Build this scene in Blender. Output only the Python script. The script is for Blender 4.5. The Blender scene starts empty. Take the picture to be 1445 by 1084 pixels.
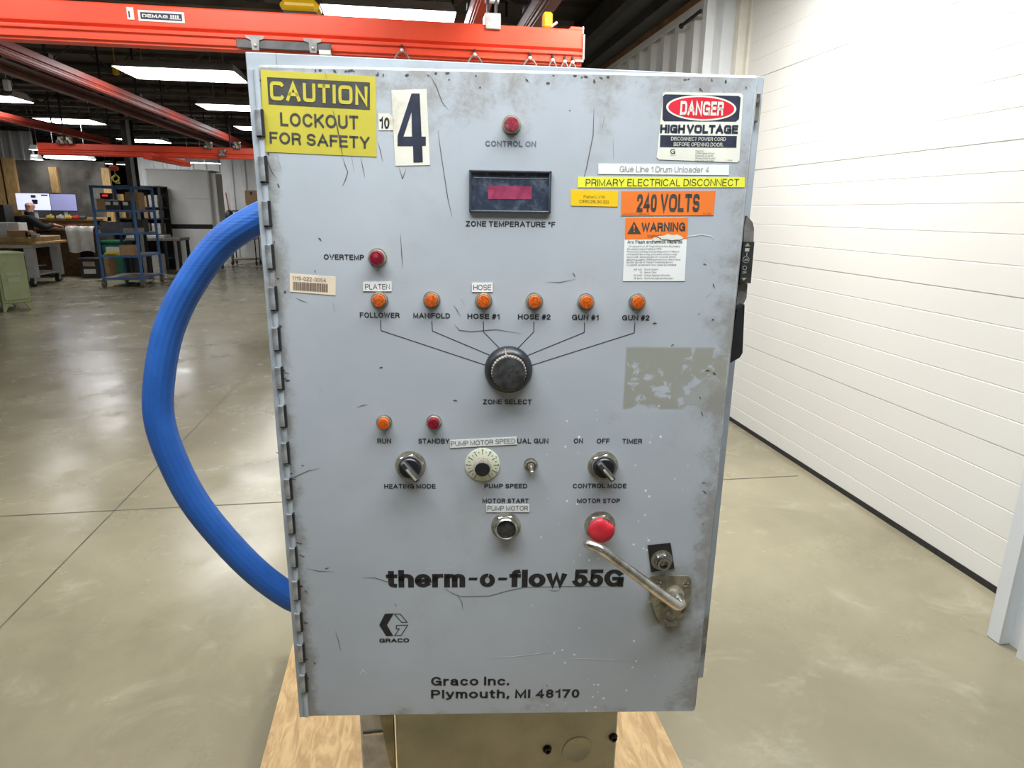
import bpy, math, random
from mathutils import Matrix, Vector, Euler
random.seed(7)
S = bpy.context.scene
COL = S.collection
PI = math.pi

# ------------------------------------------------------------------ camera
IW, IH, FP = 1445, 1084, 926.6            # frame and focal length in pixels
PITCH, YAW, ROLL, EYE = .2563, .1565, .0139, 1.525
fwd = Vector((math.sin(YAW)*math.cos(PITCH), math.cos(YAW)*math.cos(PITCH), -math.sin(PITCH)))
r0 = Vector((math.cos(YAW), -math.sin(YAW), 0)); u0 = r0.cross(fwd)
rgt = r0*math.cos(ROLL)+u0*math.sin(ROLL)
upv = -r0*math.sin(ROLL)+u0*math.cos(ROLL)
CAMP = Vector((0, 0, EYE))
cd = bpy.data.cameras.new('camera'); cam = bpy.data.objects.new('camera', cd); COL.objects.link(cam)
cd.sensor_fit = 'HORIZONTAL'; cd.sensor_width = 36; cd.lens = 36*FP/IW
cd.clip_start = .02; cd.clip_end = 200
mw = Matrix.Identity(4)
for i in range(3):
    mw[i][0], mw[i][1], mw[i][2], mw[i][3] = rgt[i], upv[i], -fwd[i], CAMP[i]
cam.matrix_world = mw
S.camera = cam

# ------------------------------------------------------------------ view, world, hall lamps and added lights
S.view_settings.view_transform = 'Standard'; S.view_settings.look = 'None'
S.view_settings.gamma = 1; S.view_settings.use_curve_mapping = False
S.view_settings.exposure = 0.0
wd = bpy.data.worlds.new('world'); S.world = wd; wd.use_nodes = True
wd.node_tree.nodes['Background'].inputs[0].default_value = (.9, .93, 1, 1)
wd.node_tree.nodes['Background'].inputs[1].default_value = .03
def area(name, loc, sx, sy, power, rot=(0, 0, 0), col=(.96, .98, 1)):
    l = bpy.data.lights.new(name, 'AREA'); l.shape = 'RECTANGLE'; l.size = sx; l.size_y = sy
    l.energy = power; l.color = col
    o = bpy.data.objects.new(name, l); o.location = loc; o.rotation_euler = rot; COL.objects.link(o)
    return o
# unseen hall fixtures overhead, plus lamps added to brighten red girder and right wall
for (x, y, p) in ((-6.0, 3.4, 40), (-2.6, 3.4, 26), (1.2, 3.5, 62), (-2.6, 1.15, 26), (-6.0, 1.15, 35), (-.9, 3.2, 42), (1.6, 3.0, 42)):
    area('unseen_overhead_lamp', (x, y, 3.05), 1.2, .6, p, col=(1, .98, .945))
area('unseen_overhead_lamp', (.10, .46, 2.55), 1.9, .55, 70, col=(.88, .94, 1))  # unseen low lamp added for the bright-to-dark gradient down the door
area('rear_glare_light', (-2.45, -6.8, 2.0), 1.0, .8, 30, (-PI/2, 0, 0), (.80, .90, 1))  # unseen cool light added behind the camera for door glare, no window there
LAMP = 17.5                                # emission of the fixture diffusers in view

# ------------------------------------------------------------------ photo frame -> place
def ray(x, y): return fwd+rgt*((x-IW/2)/FP)+upv*((IH/2-y)/FP)
def on(x, y, ax, v):
    d = ray(x, y); t = (v-CAMP[ax])/d[ax]
    return CAMP+d*t
def onY(x, y, v): return on(x, y, 1, v)
def onZ(x, y, v=0.0): return on(x, y, 2, v)
def onX(x, y, v): return on(x, y, 0, v)

# ------------------------------------------------------------------ materials
def lin(c):
    return tuple(((v/255)/12.92 if v/255 <= .04045 else ((v/255+.055)/1.055)**2.4) for v in c)
MATS = {}
def nt_of(name):
    m = bpy.data.materials.new(name); m.use_nodes = True
    nt = m.node_tree; b = nt.nodes['Principled BSDF']
    return m, nt, b
def mixc(nt, fac, a, b):
    n = nt.nodes.new('ShaderNodeMix'); n.data_type = 'RGBA'
    for s, v in ((n.inputs[0], fac), (n.inputs[6], a), (n.inputs[7], b)):
        if isinstance(v, (tuple, list)): s.default_value = tuple(v)+((1,) if len(v) == 3 else ())
        elif isinstance(v, (int, float)): s.default_value = v
        else: nt.links.new(v, s)
    return n.outputs[2]
def mth(nt, op, a, b=None, c=None, clamp=False):
    n = nt.nodes.new('ShaderNodeMath'); n.operation = op; n.use_clamp = clamp
    for i, v in enumerate((a, b, c)):
        if v is None: continue
        if isinstance(v, (int, float)): n.inputs[i].default_value = v
        else: nt.links.new(v, n.inputs[i])
    return n.outputs[0]
def sstep(nt, v, a, b):
    n = nt.nodes.new('ShaderNodeMapRange'); n.interpolation_type = 'SMOOTHSTEP'; n.clamp = True
    nt.links.new(v, n.inputs[0]); n.inputs[1].default_value = a; n.inputs[2].default_value = b
    n.inputs[3].default_value = 0; n.inputs[4].default_value = 1
    return n.outputs[0]
def coords(nt, scale=(1, 1, 1), kind='Object'):
    t = nt.nodes.new('ShaderNodeTexCoord'); m = nt.nodes.new('ShaderNodeMapping')
    nt.links.new(t.outputs[kind], m.inputs[0]); m.inputs[3].default_value = scale
    return m.outputs[0]
def noise(nt, vec, scale, detail=4, rough=.55, dist=0):
    n = nt.nodes.new('ShaderNodeTexNoise'); nt.links.new(vec, n.inputs['Vector'])
    n.inputs['Scale'].default_value = scale; n.inputs['Detail'].default_value = detail
    n.inputs['Roughness'].default_value = rough; n.inputs['Distortion'].default_value = dist
    return n.outputs[0]
def bump(nt, b, h, strength=.3, dist=.01):
    n = nt.nodes.new('ShaderNodeBump'); nt.links.new(h, n.inputs['Height'])
    n.inputs['Strength'].default_value = strength; n.inputs['Distance'].default_value = dist
    nt.links.new(n.outputs[0], b.inputs['Normal'])
def mat(name, col, rough=.5, metal=0, ns=20, na=.12, bmp=0, em=0, emc=None, stretch=(1, 1, 1), spec=.5, dirt=None):
    """general procedural surface: base colour broken up by noise, optional dirt colour patches"""
    if name in MATS: return MATS[name]
    m, nt, b = nt_of(name)
    v = coords(nt, stretch); n = noise(nt, v, ns)
    f = sstep(nt, n, .3, .7)
    c = mixc(nt, f, tuple(x*(1-na) for x in col), tuple(min(1, x*(1+na)) for x in col))
    if dirt:
        d = sstep(nt, noise(nt, v, ns*.45, 6, .65), dirt[1], dirt[1]+.12)
        c = mixc(nt, d, c, dirt[0])
    nt.links.new(c, b.inputs['Base Color'])
    b.inputs['Roughness'].default_value = rough; b.inputs['Metallic'].default_value = metal
    b.inputs['Specular IOR Level'].default_value = spec
    if bmp: bump(nt, b, noise(nt, v, ns*3), bmp)
    if em:
        b.inputs['Emission Color'].default_value = tuple(emc or col)+(1,); b.inputs['Emission Strength'].default_value = em
    MATS[name] = m
    return m

# painted steel of the door: clean enamel, grime towards rims, glue residue patch, white paint spatter
def door_paint():
    m, nt, b = nt_of('worn_grey_enamel')
    v = coords(nt); sp = nt.nodes.new('ShaderNodeSeparateXYZ'); nt.links.new(v, sp.inputs[0])
    U, Wd = sp.outputs[0], sp.outputs[2]
    base = mixc(nt, sstep(nt, noise(nt, v, 5, 3), .3, .7), (.385, .408, .428), (.42, .443, .463))
    # soft smudges
    sm = sstep(nt, noise(nt, v, 6, 8, .72, .1), .52, .8)
    base = mixc(nt, mth(nt, 'MULTIPLY', sm, .45), base, (.27, .255, .22))
    # rim grime: top band, left and right bands
    top = sstep(nt, Wd, .33, .47); lo = sstep(nt, Wd, -.40, -.47)
    rt = sstep(nt, U, .235, .305); lf = sstep(nt, U, -.268, -.305)
    rim = mth(nt, 'MAXIMUM', mth(nt, 'MULTIPLY', top, .8), mth(nt, 'MAXIMUM', mth(nt, 'MULTIPLY', rt, .8), mth(nt, 'MAXIMUM', mth(nt, 'MULTIPLY', lo, .55), lf)))
    g = noise(nt, v, 11, 9, .74, .15)
    gm = sstep(nt, mth(nt, 'ADD', g, mth(nt, 'MULTIPLY', rim, .30)), .62, .84)
    base = mixc(nt, mth(nt, 'MULTIPLY', gm, .72), base, (.20, .18, .145))
    # horizontal rub marks in the upper half
    v2 = coords(nt, (6, 1, 40)); st = sstep(nt, noise(nt, v2, 3, 6, .7, .5), .66, .74)
    st = mth(nt, 'MULTIPLY', st, sstep(nt, Wd, .26, .40))
    base = mixc(nt, mth(nt, 'MULTIPLY', st, .6), base, (.19, .17, .15))
    # dark chips
    ch = sstep(nt, noise(nt, v, 60, 3, .6), .735, .76)
    base = mixc(nt, mth(nt, 'MULTIPLY', ch, sstep(nt, rim, .05, .5)), base, (.035, .028, .022))
    # old label glue residue
    def boxmask(x0, x1, z0, z1, s):
        a = mth(nt, 'MULTIPLY', sstep(nt, U, x0-s, x0+s), sstep(nt, U, x1+s, x1-s))
        c = mth(nt, 'MULTIPLY', sstep(nt, Wd, z0-s, z0+s), sstep(nt, Wd, z1+s, z1-s))
        return mth(nt, 'MULTIPLY', a, c)
    pu0, pv1 = dp(884, 490); pu1, pv0 = dp(1020, 578)
    pm = boxmask(pu0, pu1, pv0, pv1, .002)
    hole = sstep(nt, noise(nt, v, 30, 5, .62, .5), .40, .47)
    lowr = boxmask(pu0+.085, pu1+.02, pv0-.01, pv0+.035, .02)
    pm = mth(nt, 'MULTIPLY', pm, mth(nt, 'SUBTRACT', hole, mth(nt, 'MULTIPLY', lowr, .55), clamp=True))
    base = mixc(nt, mth(nt, 'MULTIPLY', pm, .9), base, (.285, .28, .225))
    # white paint spatter right of centre, lower half
    vo = nt.nodes.new('ShaderNodeTexVoronoi'); nt.links.new(v, vo.inputs['Vector']); vo.inputs['Scale'].default_value = 75
    dot = sstep(nt, vo.outputs['Distance'], .17, .10)
    few = sstep(nt, noise(nt, v, 17, 3), .50, .58)
    reg = mth(nt, 'MULTIPLY', mth(nt, 'MULTIPLY', sstep(nt, U, .0, .10), sstep(nt, U, .29, .20)), sstep(nt, Wd, .12, .0))
    base = mixc(nt, mth(nt, 'MULTIPLY', mth(nt, 'MULTIPLY', dot, few), reg), base, (.8, .8, .78))
    # oily halo round the handle
    hu, hv = dp(945, 850)
    du = mth(nt, 'SUBTRACT', U, hu); dv = mth(nt, 'SUBTRACT', Wd, hv)
    rr = mth(nt, 'SQRT', mth(nt, 'ADD', mth(nt, 'MULTIPLY', du, du), mth(nt, 'MULTIPLY', mth(nt, 'MULTIPLY', dv, dv), .45)))
    hal = mth(nt, 'MULTIPLY', sstep(nt, rr, .055, .022), sstep(nt, noise(nt, v, 26, 5), .3, .6))
    base = mixc(nt, mth(nt, 'MULTIPLY', hal, .9), base, (.13, .12, .07))
    nt.links.new(base, b.inputs['Base Color'])
    rg = mixc(nt, gm, (.28, .28, .28), (.60, .60, .60)); nt.links.new(rg, b.inputs['Roughness'])
    bump(nt, b, noise(nt, v, 7, 3), .12, .01)
    return m

# ------------------------------------------------------------------ mesh builder
class MB:
    def __init__(s, xf=None):
        s.v = []; s.f = []; s.m = []; s.xf = xf or Matrix.Identity(4)
    def add(s, vs, fs, mi=0, M=None):
        n = len(s.v); X = s.xf @ M if M is not None else s.xf
        s.v += [X @ Vector(p) for p in vs]
        for f in fs: s.f.append([i+n for i in f]); s.m.append(mi)
        return s
    def box(s, c, d, mi=0, rot=None, bev=0):
        hx, hy, hz = d[0]/2, d[1]/2, d[2]/2
        M = Matrix.Translation(c) @ (Euler(rot).to_matrix().to_4x4() if rot else Matrix.Identity(4))
        if bev <= 0:
            vs = [(x*hx, y*hy, z*hz) for x in (-1, 1) for y in (-1, 1) for z in (-1, 1)]
            fs = [(0, 1, 3, 2), (4, 6, 7, 5), (0, 4, 5, 1), (2, 3, 7, 6), (0, 2, 6, 4), (1, 5, 7, 3)]
            return s.add(vs, fs, mi, M)
        b = min(bev, hx*.95, hy*.95, hz*.95)
        vs = []; idx = {}
        for x in (-1, 1):
            for y in (-1, 1):
                for z in (-1, 1):
                    for a in range(3):
                        p = [x*(hx-b), y*(hy-b), z*(hz-b)]; p[a] = (x, y, z)[a]*(hx, hy, hz)[a]
                        idx[(x, y, z, a)] = len(vs); vs.append(p)
        fs = []
        for a in range(3):
            o = [i for i in range(3) if i != a]
            for sg in (-1, 1):
                q = []
                for (i, j) in ((-1, -1), (1, -1), (1, 1), (-1, 1)):
                    k = [0, 0, 0]; k[a] = sg; k[o[0]] = i; k[o[1]] = j; q.append(idx[(*k, a)])
                fs.append(q)
            for i in (-1, 1):
                for j in (-1, 1):
                    k0 = [0, 0, 0]; k1 = [0, 0, 0]; k0[a] = -1; k1[a] = 1
                    for k in (k0, k1): k[o[0]] = i; k[o[1]] = j
                    fs.append([idx[(*k0, o[0])], idx[(*k1, o[0])], idx[(*k1, o[1])], idx[(*k0, o[1])]])
        for x in (-1, 1):
            for y in (-1, 1):
                for z in (-1, 1): fs.append([idx[(x, y, z, a)] for a in range(3)])
        return s.add(vs, fs, mi, M)
    def bx(s, x0, x1, y0, y1, z0, z1, mi=0, bev=0):
        return s.box(((x0+x1)/2, (y0+y1)/2, (z0+z1)/2), (abs(x1-x0), abs(y1-y0), abs(z1-z0)), mi, None, bev)
    def lathe(s, prof, mi=0, M=None, seg=24, a0=0):
        vs = []; fs = []
        for (r, h) in prof:
            for k in range(seg):
                a = a0+2*PI*k/seg; vs.append((r*math.cos(a), r*math.sin(a), h))
        for i in range(len(prof)-1):
            for k in range(seg):
                k2 = (k+1) % seg
                fs.append((i*seg+k, i*seg+k2, (i+1)*seg+k2, (i+1)*seg+k))
        if prof[0][0] > 1e-6: fs.append(tuple(range(seg))[::-1])
        if prof[-1][0] > 1e-6: fs.append(tuple((len(prof)-1)*seg+k for k in range(seg)))
        return s.add(vs, fs, mi, M)
    def cyl(s, p0, p1, r, r2=None, seg=14, mi=0):
        p0 = Vector(p0); p1 = Vector(p1); d = p1-p0; L = d.length
        M = Matrix.Translation(p0) @ d.to_track_quat('Z', 'Y').to_matrix().to_4x4()
        return s.lathe([(r, 0), (r if r2 is None else r2, L)], mi, M, seg)
    def bar(s, p0, p1, w, h, mi=0, bev=0):
        p0 = Vector(p0); p1 = Vector(p1); d = p1-p0
        q = d.to_track_quat('X', 'Z').to_matrix().to_4x4()
        M = Matrix.Translation((p0+p1)/2) @ q
        t = MB(); t.box((0, 0, 0), (d.length, w, h), mi, None, bev)
        return s.add(t.v, t.f, mi, M)
    def prism(s, poly, z0, z1, mi=0, M=None):
        n = len(poly)
        vs = [(p[0], p[1], z0) for p in poly]+[(p[0], p[1], z1) for p in poly]
        fs = [tuple(range(n))[::-1], tuple(range(n, 2*n))]+[(i, (i+1) % n, n+(i+1) % n, n+i) for i in range(n)]
        return s.add(vs, fs, mi, M)
    def flat(s, poly, z, mi=0, M=None):
        return s.add([(p[0], p[1], z) for p in poly], [tuple(range(len(poly)))], mi, M)
    def tube(s, pts, r, seg=10, mi=0, smooth=6, flatten=1.0, ridge=0.0):
        P = [Vector(p) for p in pts]
        if smooth > 1 and len(P) > 2:
            Q = []
            for i in range(len(P)-1):
                a = P[i-1] if i else P[0]*2-P[1]; b, c = P[i], P[i+1]; d = P[i+2] if i+2 < len(P) else P[-1]*2-P[-2]
                for k in range(smooth):
                    t = k/smooth
                    Q.append(.5*((2*b)+(c-a)*t+(2*a-5*b+4*c-d)*t*t+(3*b-a-3*c+d)*t*t*t))
            Q.append(P[-1]); P = Q
        vs = []; fs = []; up = None
        for i, p in enumerate(P):
            d = (P[min(i+1, len(P)-1)]-P[max(i-1, 0)]).normalized()
            if up is None: up = d.orthogonal().normalized()
            up = (up-d*up.dot(d)).normalized(); sd = d.cross(up)
            rr0 = r(i/(len(P)-1)) if callable(r) else r
            for k in range(seg):
                rr = rr0*(1+ridge*(1 if k % 4 == 0 else 0)); a = 2*PI*k/seg; vs.append(p+up*math.cos(a)*rr+sd*math.sin(a)*rr*flatten)
        for i in range(len(P)-1):
            for k in range(seg):
                k2 = (k+1) % seg; fs.append((i*seg+k, i*seg+k2, (i+1)*seg+k2, (i+1)*seg+k))
        fs.append(tuple(range(seg))[::-1]); fs.append(tuple((len(P)-1)*seg+k for k in range(seg)))
        return s.add(vs, fs, mi)
    def ball(s, c, r, mi=0, seg=16, rings=10):
        r = (r, r, r) if isinstance(r, (int, float)) else r
        M = Matrix.Translation(c) @ Matrix.Diagonal((*r, 1))
        return s.lathe([(max(1e-7, math.sin(PI*i/rings)), -math.cos(PI*i/rings)) for i in range(rings+1)], mi, M, seg)
    def build(s, name, mats, parent=None, loc=None, rotz=0, ang=38):
        me = bpy.data.meshes.new(name)
        me.from_pydata([tuple(v) for v in s.v], [], s.f)
        mats = mats if isinstance(mats, (list, tuple)) else [mats]
        for m in mats: me.materials.append(m)
        for p, mi in zip(me.polygons, s.m): p.material_index = mi; p.use_smooth = True
        me.validate(); me.set_sharp_from_angle(angle=math.radians(ang))
        o = bpy.data.objects.new(name, me); COL.objects.link(o)
        if parent: o.parent = parent
        if loc is not None: o.location = loc
        if rotz: o.rotation_euler = (0, 0, rotz)
        return o

def tag(o, label=None, cat=None, group=None, kind=None):
    if label: o['label'] = label
    if cat: o['category'] = cat
    if group: o['group'] = group
    if kind: o['kind'] = kind
    return o
def thing(name, label, cat, loc=(0, 0, 0), rotz=0, group=None):
    o = bpy.data.objects.new(name, None); COL.objects.link(o)
    o.empty_display_size = .05
    o.location = loc; o.rotation_euler = (0, 0, rotz)
    return tag(o, label, cat, group)
def struct(name, mb, mats, parent=None, ang=38):
    o = mb.build(name, mats, parent, ang=ang)
    if not parent: o['kind'] = 'structure'
    return o
def dup(root, loc, rotz=None, label=None):
    r = root.copy(); COL.objects.link(r); r.location = loc
    if rotz is not None: r.rotation_euler = (0, 0, rotz)
    if label: r['label'] = label
    for ch in list(root.children):
        c = ch.copy(); COL.objects.link(c); c.parent = r
        for g in list(ch.children):
            d = g.copy(); COL.objects.link(d); d.parent = c
    return r

# lettering: a plain grotesque drawn as strokes (skeletons in capital heights), widened to flat mesh pieces
def _arc(cx, cy, rx, ry, a0, a1, n=None):
    n = n or max(3, int(abs(a1-a0)/20))
    return [(cx+rx*math.cos(math.radians(a0+(a1-a0)*i/n)), cy+ry*math.sin(math.radians(a0+(a1-a0)*i/n)), cx, cy, rx, ry, a0+(a1-a0)*i/n) for i in range(n+1)]
def _G():
    A = _arc; XH = .72; g = {}
    def lc_o(x=0): return A(.29+x, .36, .29, .36, 90, 450)
    g['A'] = (.76, [[(0, 0), (.38, 1), (.76, 0)], [(.13, .33), (.63, .33)]])
    g['B'] = (.62, [[(.34, .53), (0, .53)], [(.34, .53)]+A(.34, .765, .25, .235, -90, 90)+[(0, 1), (0, 0), (.35, 0)]+A(.35, .265, .27, .265, -90, 90)])
    g['C'] = (.70, [A(.37, .5, .37, .5, 38, 322)])
    g['D'] = (.68, [[(.30, 0), (0, 0), (0, 1)]+A(.28, .5, .40, .5, 90, -90)])
    g['E'] = (.55, [[(.55, 0), (0, 0), (0, 1), (.54, 1)], [(0, .53), (.50, .53)]])
    g['F'] = (.52, [[(0, 0), (0, 1), (.52, 1)], [(0, .51), (.46, .51)]])
    g['G'] = (.74, [A(.37, .5, .37, .5, 38, 345), [(.42, .46), (.73, .46), (.73, 0)]])
    g['H'] = (.64, [[(0, 0), (0, 1)], [(.64, 0), (.64, 1)], [(0, .52), (.64, .52)]])
    g['I'] = (0, [[(0, 0), (0, 1)]])
    g['J'] = (.44, [[(.44, 1)]+A(.22, .27, .22, .27, 0, -180)])
    g['K'] = (.64, [[(0, 0), (0, 1)], [(.62, 1), (0, .36)], [(.22, .60), (.64, 0)]])
    g['L'] = (.50, [[(0, 1), (0, 0), (.50, 0)]])
    g['M'] = (.78, [[(0, 0), (0, 1), (.39, .08), (.78, 1), (.78, 0)]])
    g['N'] = (.64, [[(0, 0), (0, 1), (.64, 0), (.64, 1)]])
    g['O'] = (.76, [A(.38, .5, .38, .5, 90, 450)])
    g['P'] = (.60, [[(0, 0), (0, 1)]+A(.33, .73, .27, .27, 90, -90)+[(0, .46)]])
    g['Q'] = (.76, [A(.38, .5, .38, .5, 90, 450), [(.46, .22), (.74, -.03)]])
    g['R'] = (.63, [[(0, 0), (0, 1)]+A(.34, .74, .27, .26, 90, -90)+[(0, .48)], [(.36, .48), (.54, .40), (.60, 0)]])
    g['S'] = (.61, [A(.305, .745, .285, .255, 22, 270)+A(.305, .255, .305, .255, 80, -160)])
    g['T'] = (.60, [[(.30, 0), (.30, 1)], [(0, 1), (.60, 1)]])
    g['U'] = (.64, [[(0, 1)]+A(.32, .32, .32, .32, 180, 360)+[(.64, 1)]])
    g['V'] = (.68, [[(0, 1), (.34, 0), (.68, 1)]])
    g['W'] = (.98, [[(0, 1), (.245, 0), (.49, 1), (.735, 0), (.98, 1)]])
    g['X'] = (.64, [[(0, 0), (.62, 1)], [(.02, 1), (.64, 0)]])
    g['Y'] = (.66, [[(0, 1), (.33, .42), (.66, 1)], [(.33, .45), (.33, 0)]])
    g['Z'] = (.58, [[(0, 1), (.56, 1), (0, 0), (.58, 0)]])
    g['0'] = (.48, [A(.24, .5, .24, .5, 90, 450)])
    g['1'] = (.26, [[(0, .76), (.16, .80), (.26, 1), (.26, 0)]])
    g['2'] = (.48, [A(.24, .73, .24, .27, 175, -30)+[(.02, .10), (0, 0), (.48, 0)]])
    g['3'] = (.48, [A(.23, .755, .22, .245, 165, -90)+A(.23, .26, .25, .26, 90, -165)])
    g['4'] = (.52, [[(.39, 0), (.39, 1), (0, .28), (.52, .28)]])
    g['5'] = (.48, [[(.46, 1), (.09, 1), (.04, .50)]+A(.23, .32, .25, .32, 125, -160)])
    g['6'] = (.48, [A(.24, .31, .24, .31, 90, 450), A(.34, .36, .34, .64, 185, 85)])
    g['7'] = (.48, [[(0, 1), (.48, 1), (.16, 0)]])
    g['8'] = (.48, [A(.24, .76, .21, .24, 90, 450), A(.24, .26, .24, .26, 90, 450)])
    g['9'] = (.48, [A(.24, .69, .24, .31, 90, 450), A(.14, .64, .34, .64, 5, -95)])
    g['a'] = (.52, [A(.25, .52, .22, .20, 160, 0)+[(.47, .12), (.52, 0)], [(.47, .44), (.2, .40)]+A(.2, .2, .2, .2, 90, 270)+[(.30, .01), (.47, .16)]])
    g['b'] = (.56, [[(0, 1), (0, 0)], A(.28, .36, .28, .36, 180, -180)]); g['d'] = (.56, [[(.56, 1), (.56, 0)], A(.28, .36, .28, .36, 0, 360)])
    g['c'] = (.50, [A(.27, .36, .27, .36, 40, 320)]); g['o'] = (.58, [lc_o()])
    g['e'] = (.56, [[(0, .36), (.55, .36)]+A(.28, .36, .28, .36, 0, 318)])
    g['f'] = (.30, [[(.12, 0), (.12, .82)]+A(.28, .82, .16, .18, 180, 95), [(0, .69), (.30, .69)]])
    g['g'] = (.56, [A(.28, .36, .28, .36, 0, 360), [(.56, .72)]+A(.28, -.04, .28, .22, 0, -160)])
    g['h'] = (.50, [[(0, 0), (0, 1)], [(0, .44)]+A(.25, .47, .25, .25, 170, 0)+[(.50, 0)]])
    g['i'] = (0, [[(0, 0), (0, .72)], [(0, .88), (0, 1)]]); g['l'] = (0, [[(0, 0), (0, 1)]]); g['j'] = (.10, [[(.10, .72), (.10, -.1), (0, -.24)], [(.1, .88), (.1, 1)]])
    g['k'] = (.48, [[(0, 0), (0, 1)], [(.46, .72), (0, .26)], [(.16, .42), (.48, 0)]])
    g['m'] = (.80, [[(0, 0), (0, .72)], [(0, .44)]+A(.2, .50, .2, .22, 170, 0)+[(.40, 0)], [(.40, .44)]+A(.6, .50, .2, .22, 170, 0)+[(.80, 0)]])
    g['n'] = (.50, [[(0, 0), (0, .72)], [(0, .44)]+A(.25, .47, .25, .25, 170, 0)+[(.50, 0)]])
    g['p'] = (.56, [[(0, .72), (0, -.26)], A(.28, .36, .28, .36, 180, -180)]); g['q'] = (.56, [[(.56, .72), (.56, -.26)], A(.28, .36, .28, .36, 0, 360)])
    g['r'] = (.28, [[(0, 0), (0, .72)], [(0, .42)]+A(.26, .46, .26, .26, 170, 85)])
    g['s'] = (.46, [A(.23, .54, .21, .18, 20, 270)+A(.23, .18, .23, .18, 80, -160)])
    g['t'] = (.30, [[(.12, .94), (.12, .16)]+A(.26, .16, .14, .16, 180, 275), [(0, .69), (.30, .69)]])
    g['u'] = (.50, [[(0, .72)]+A(.25, .25, .25, .25, 180, 350)+[(.50, .28)], [(.50, .72), (.50, 0)]])
    g['v'] = (.50, [[(0, .72), (.25, 0), (.50, .72)]]); g['w'] = (.74, [[(0, .72), (.185, 0), (.37, .72), (.555, 0), (.74, .72)]])
    g['x'] = (.48, [[(0, 0), (.46, .72)], [(.02, .72), (.48, 0)]]); g['y'] = (.50, [[(0, .72), (.25, .03)], [(.50, .72), (.22, -.12), (.02, -.24)]])
    g['z'] = (.46, [[(0, .72), (.45, .72), (0, 0), (.46, 0)]])
    g['.'] = (0, [[(0, 0), (0, .1)]]); g[','] = (.05, [[(.05, .1), (0, -.14)]]); g[':'] = (0, [[(0, 0), (0, .1)], [(0, .55), (0, .65)]])
    g['-'] = (.26, [[(0, .36), (.26, .36)]]); g['/'] = (.28, [[(0, 0), (.28, 1)]]); g['('] = (.14, [A(.34, .38, .34, .66, 120, 240)]); g[')'] = (.14, [A(-.2, .38, .34, .66, 60, -60)])
    g['#'] = (.50, [[(.08, 0), (.20, 1)], [(.32, 0), (.44, 1)], [(0, .33), (.48, .33)], [(.04, .66), (.52, .66)]])
    g['\u00b0'] = (.26, [A(.13, .85, .13, .15, 90, 450)]); g['"'] = (.16, [[(0, 1), (0, .72)], [(.16, 1), (.16, .72)]]); g['^'] = (.3, [[(0, .7), (.15, 1), (.3, .7)]])
    return g
GLYPH = _G()
def strokes(s, wt, square=0, space=1.0):
    """skeleton polylines of a string, laid out left to right; returns (lines, width)"""
    x = 0; out = []
    for ch in s:
        if ch == ' ': x += .34*space; continue
        w_, ls = GLYPH.get(ch, (.3, []))
        for l in ls:
            q = []
            for p in l:
                if len(p) > 2 and square:
                    c, sn = math.cos(math.radians(p[6])), math.sin(math.radians(p[6])); e = 2/square
                    p = (p[2]+p[4]*math.copysign(abs(c)**e, c), p[3]+p[5]*math.copysign(abs(sn)**e, sn))
                q.append((x+wt/2+p[0], p[1]))
            out.append(q)
        x += w_+wt+.13*space
    return out, x-.13*space
def write(mb, s, a, b, cap, out, mi=0, bold=0.0, shear=0.0, M=None, space=1.0, square=0, wt=None, hv=.92):
    """text s with its baseline from point a to point b (u, v) and capital height cap"""
    wt = wt or .095+bold*3.4
    ls, W_ = strokes(s, wt, square, space)
    if not ls: return
    a = Vector(a); b = Vector(b); d = b-a; L = d.length; d = d/L; nr = Vector((-d.y, d.x))
    k = L/W_; ww = cap*wt*hv; wx = k*wt
    for l in ls:
        # squeeze so that the widened strokes end on the baseline and on the capital line
        P = [Vector(((p[0])*k+shear*cap*p[1], ww/2+p[1]*(cap-ww))) for p in l]
        Q = [P[0]]
        for p in P[1:]:
            if (p-Q[-1]).length > 1e-7: Q.append(p)
        if len(Q) < 2: continue
        closed = (Q[0]-Q[-1]).length < 1e-6 and len(Q) > 3
        n = len(Q); Lf = []; Rt = []
        if not closed:                                   # square stroke ends
            t0 = (Q[0]-Q[1]).normalized(); t1 = (Q[-1]-Q[-2]).normalized()
            Q[0] = Q[0]+Vector((t0.x*wx/2*.98, t0.y*ww/2))*1.0; Q[-1] = Q[-1]+Vector((t1.x*wx/2*.98, t1.y*ww/2))
        for i in range(n):
            if closed: i0, i1 = (i-1 if i else n-2), (i+1 if i < n-1 else 1)
            else: i0, i1 = max(i-1, 0), min(i+1, n-1)
            # work in stretched space so that upright and level strokes keep their own widths
            def st(v): return Vector((v.x/wx, v.y/ww))
            t0 = st(Q[i]-Q[i0]); t1 = st(Q[i1]-Q[i])
            if t0.length < 1e-9: t0 = t1
            if t1.length < 1e-9: t1 = t0
            t0.normalize(); t1.normalize()
            n0 = Vector((-t0.y, t0.x)); n1 = Vector((-t1.y, t1.x)); m_ = n0+n1
            if m_.length < .35: m_ = n0
            m_.normalize(); sc = min(2.2, 1/max(.3, m_.dot(n0)))
            o = Vector((m_.x*wx, m_.y*ww))*.5*sc
            Lf.append(Q[i]+o); Rt.append(Q[i]-o)
        pts = [a+d*p.x+nr*p.y for p in Lf+Rt]
        mb.add([(p.x, p.y, out) for p in pts], [(i, i+1, n+i+1, n+i) for i in range(n-1)], mi, M)

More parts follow.
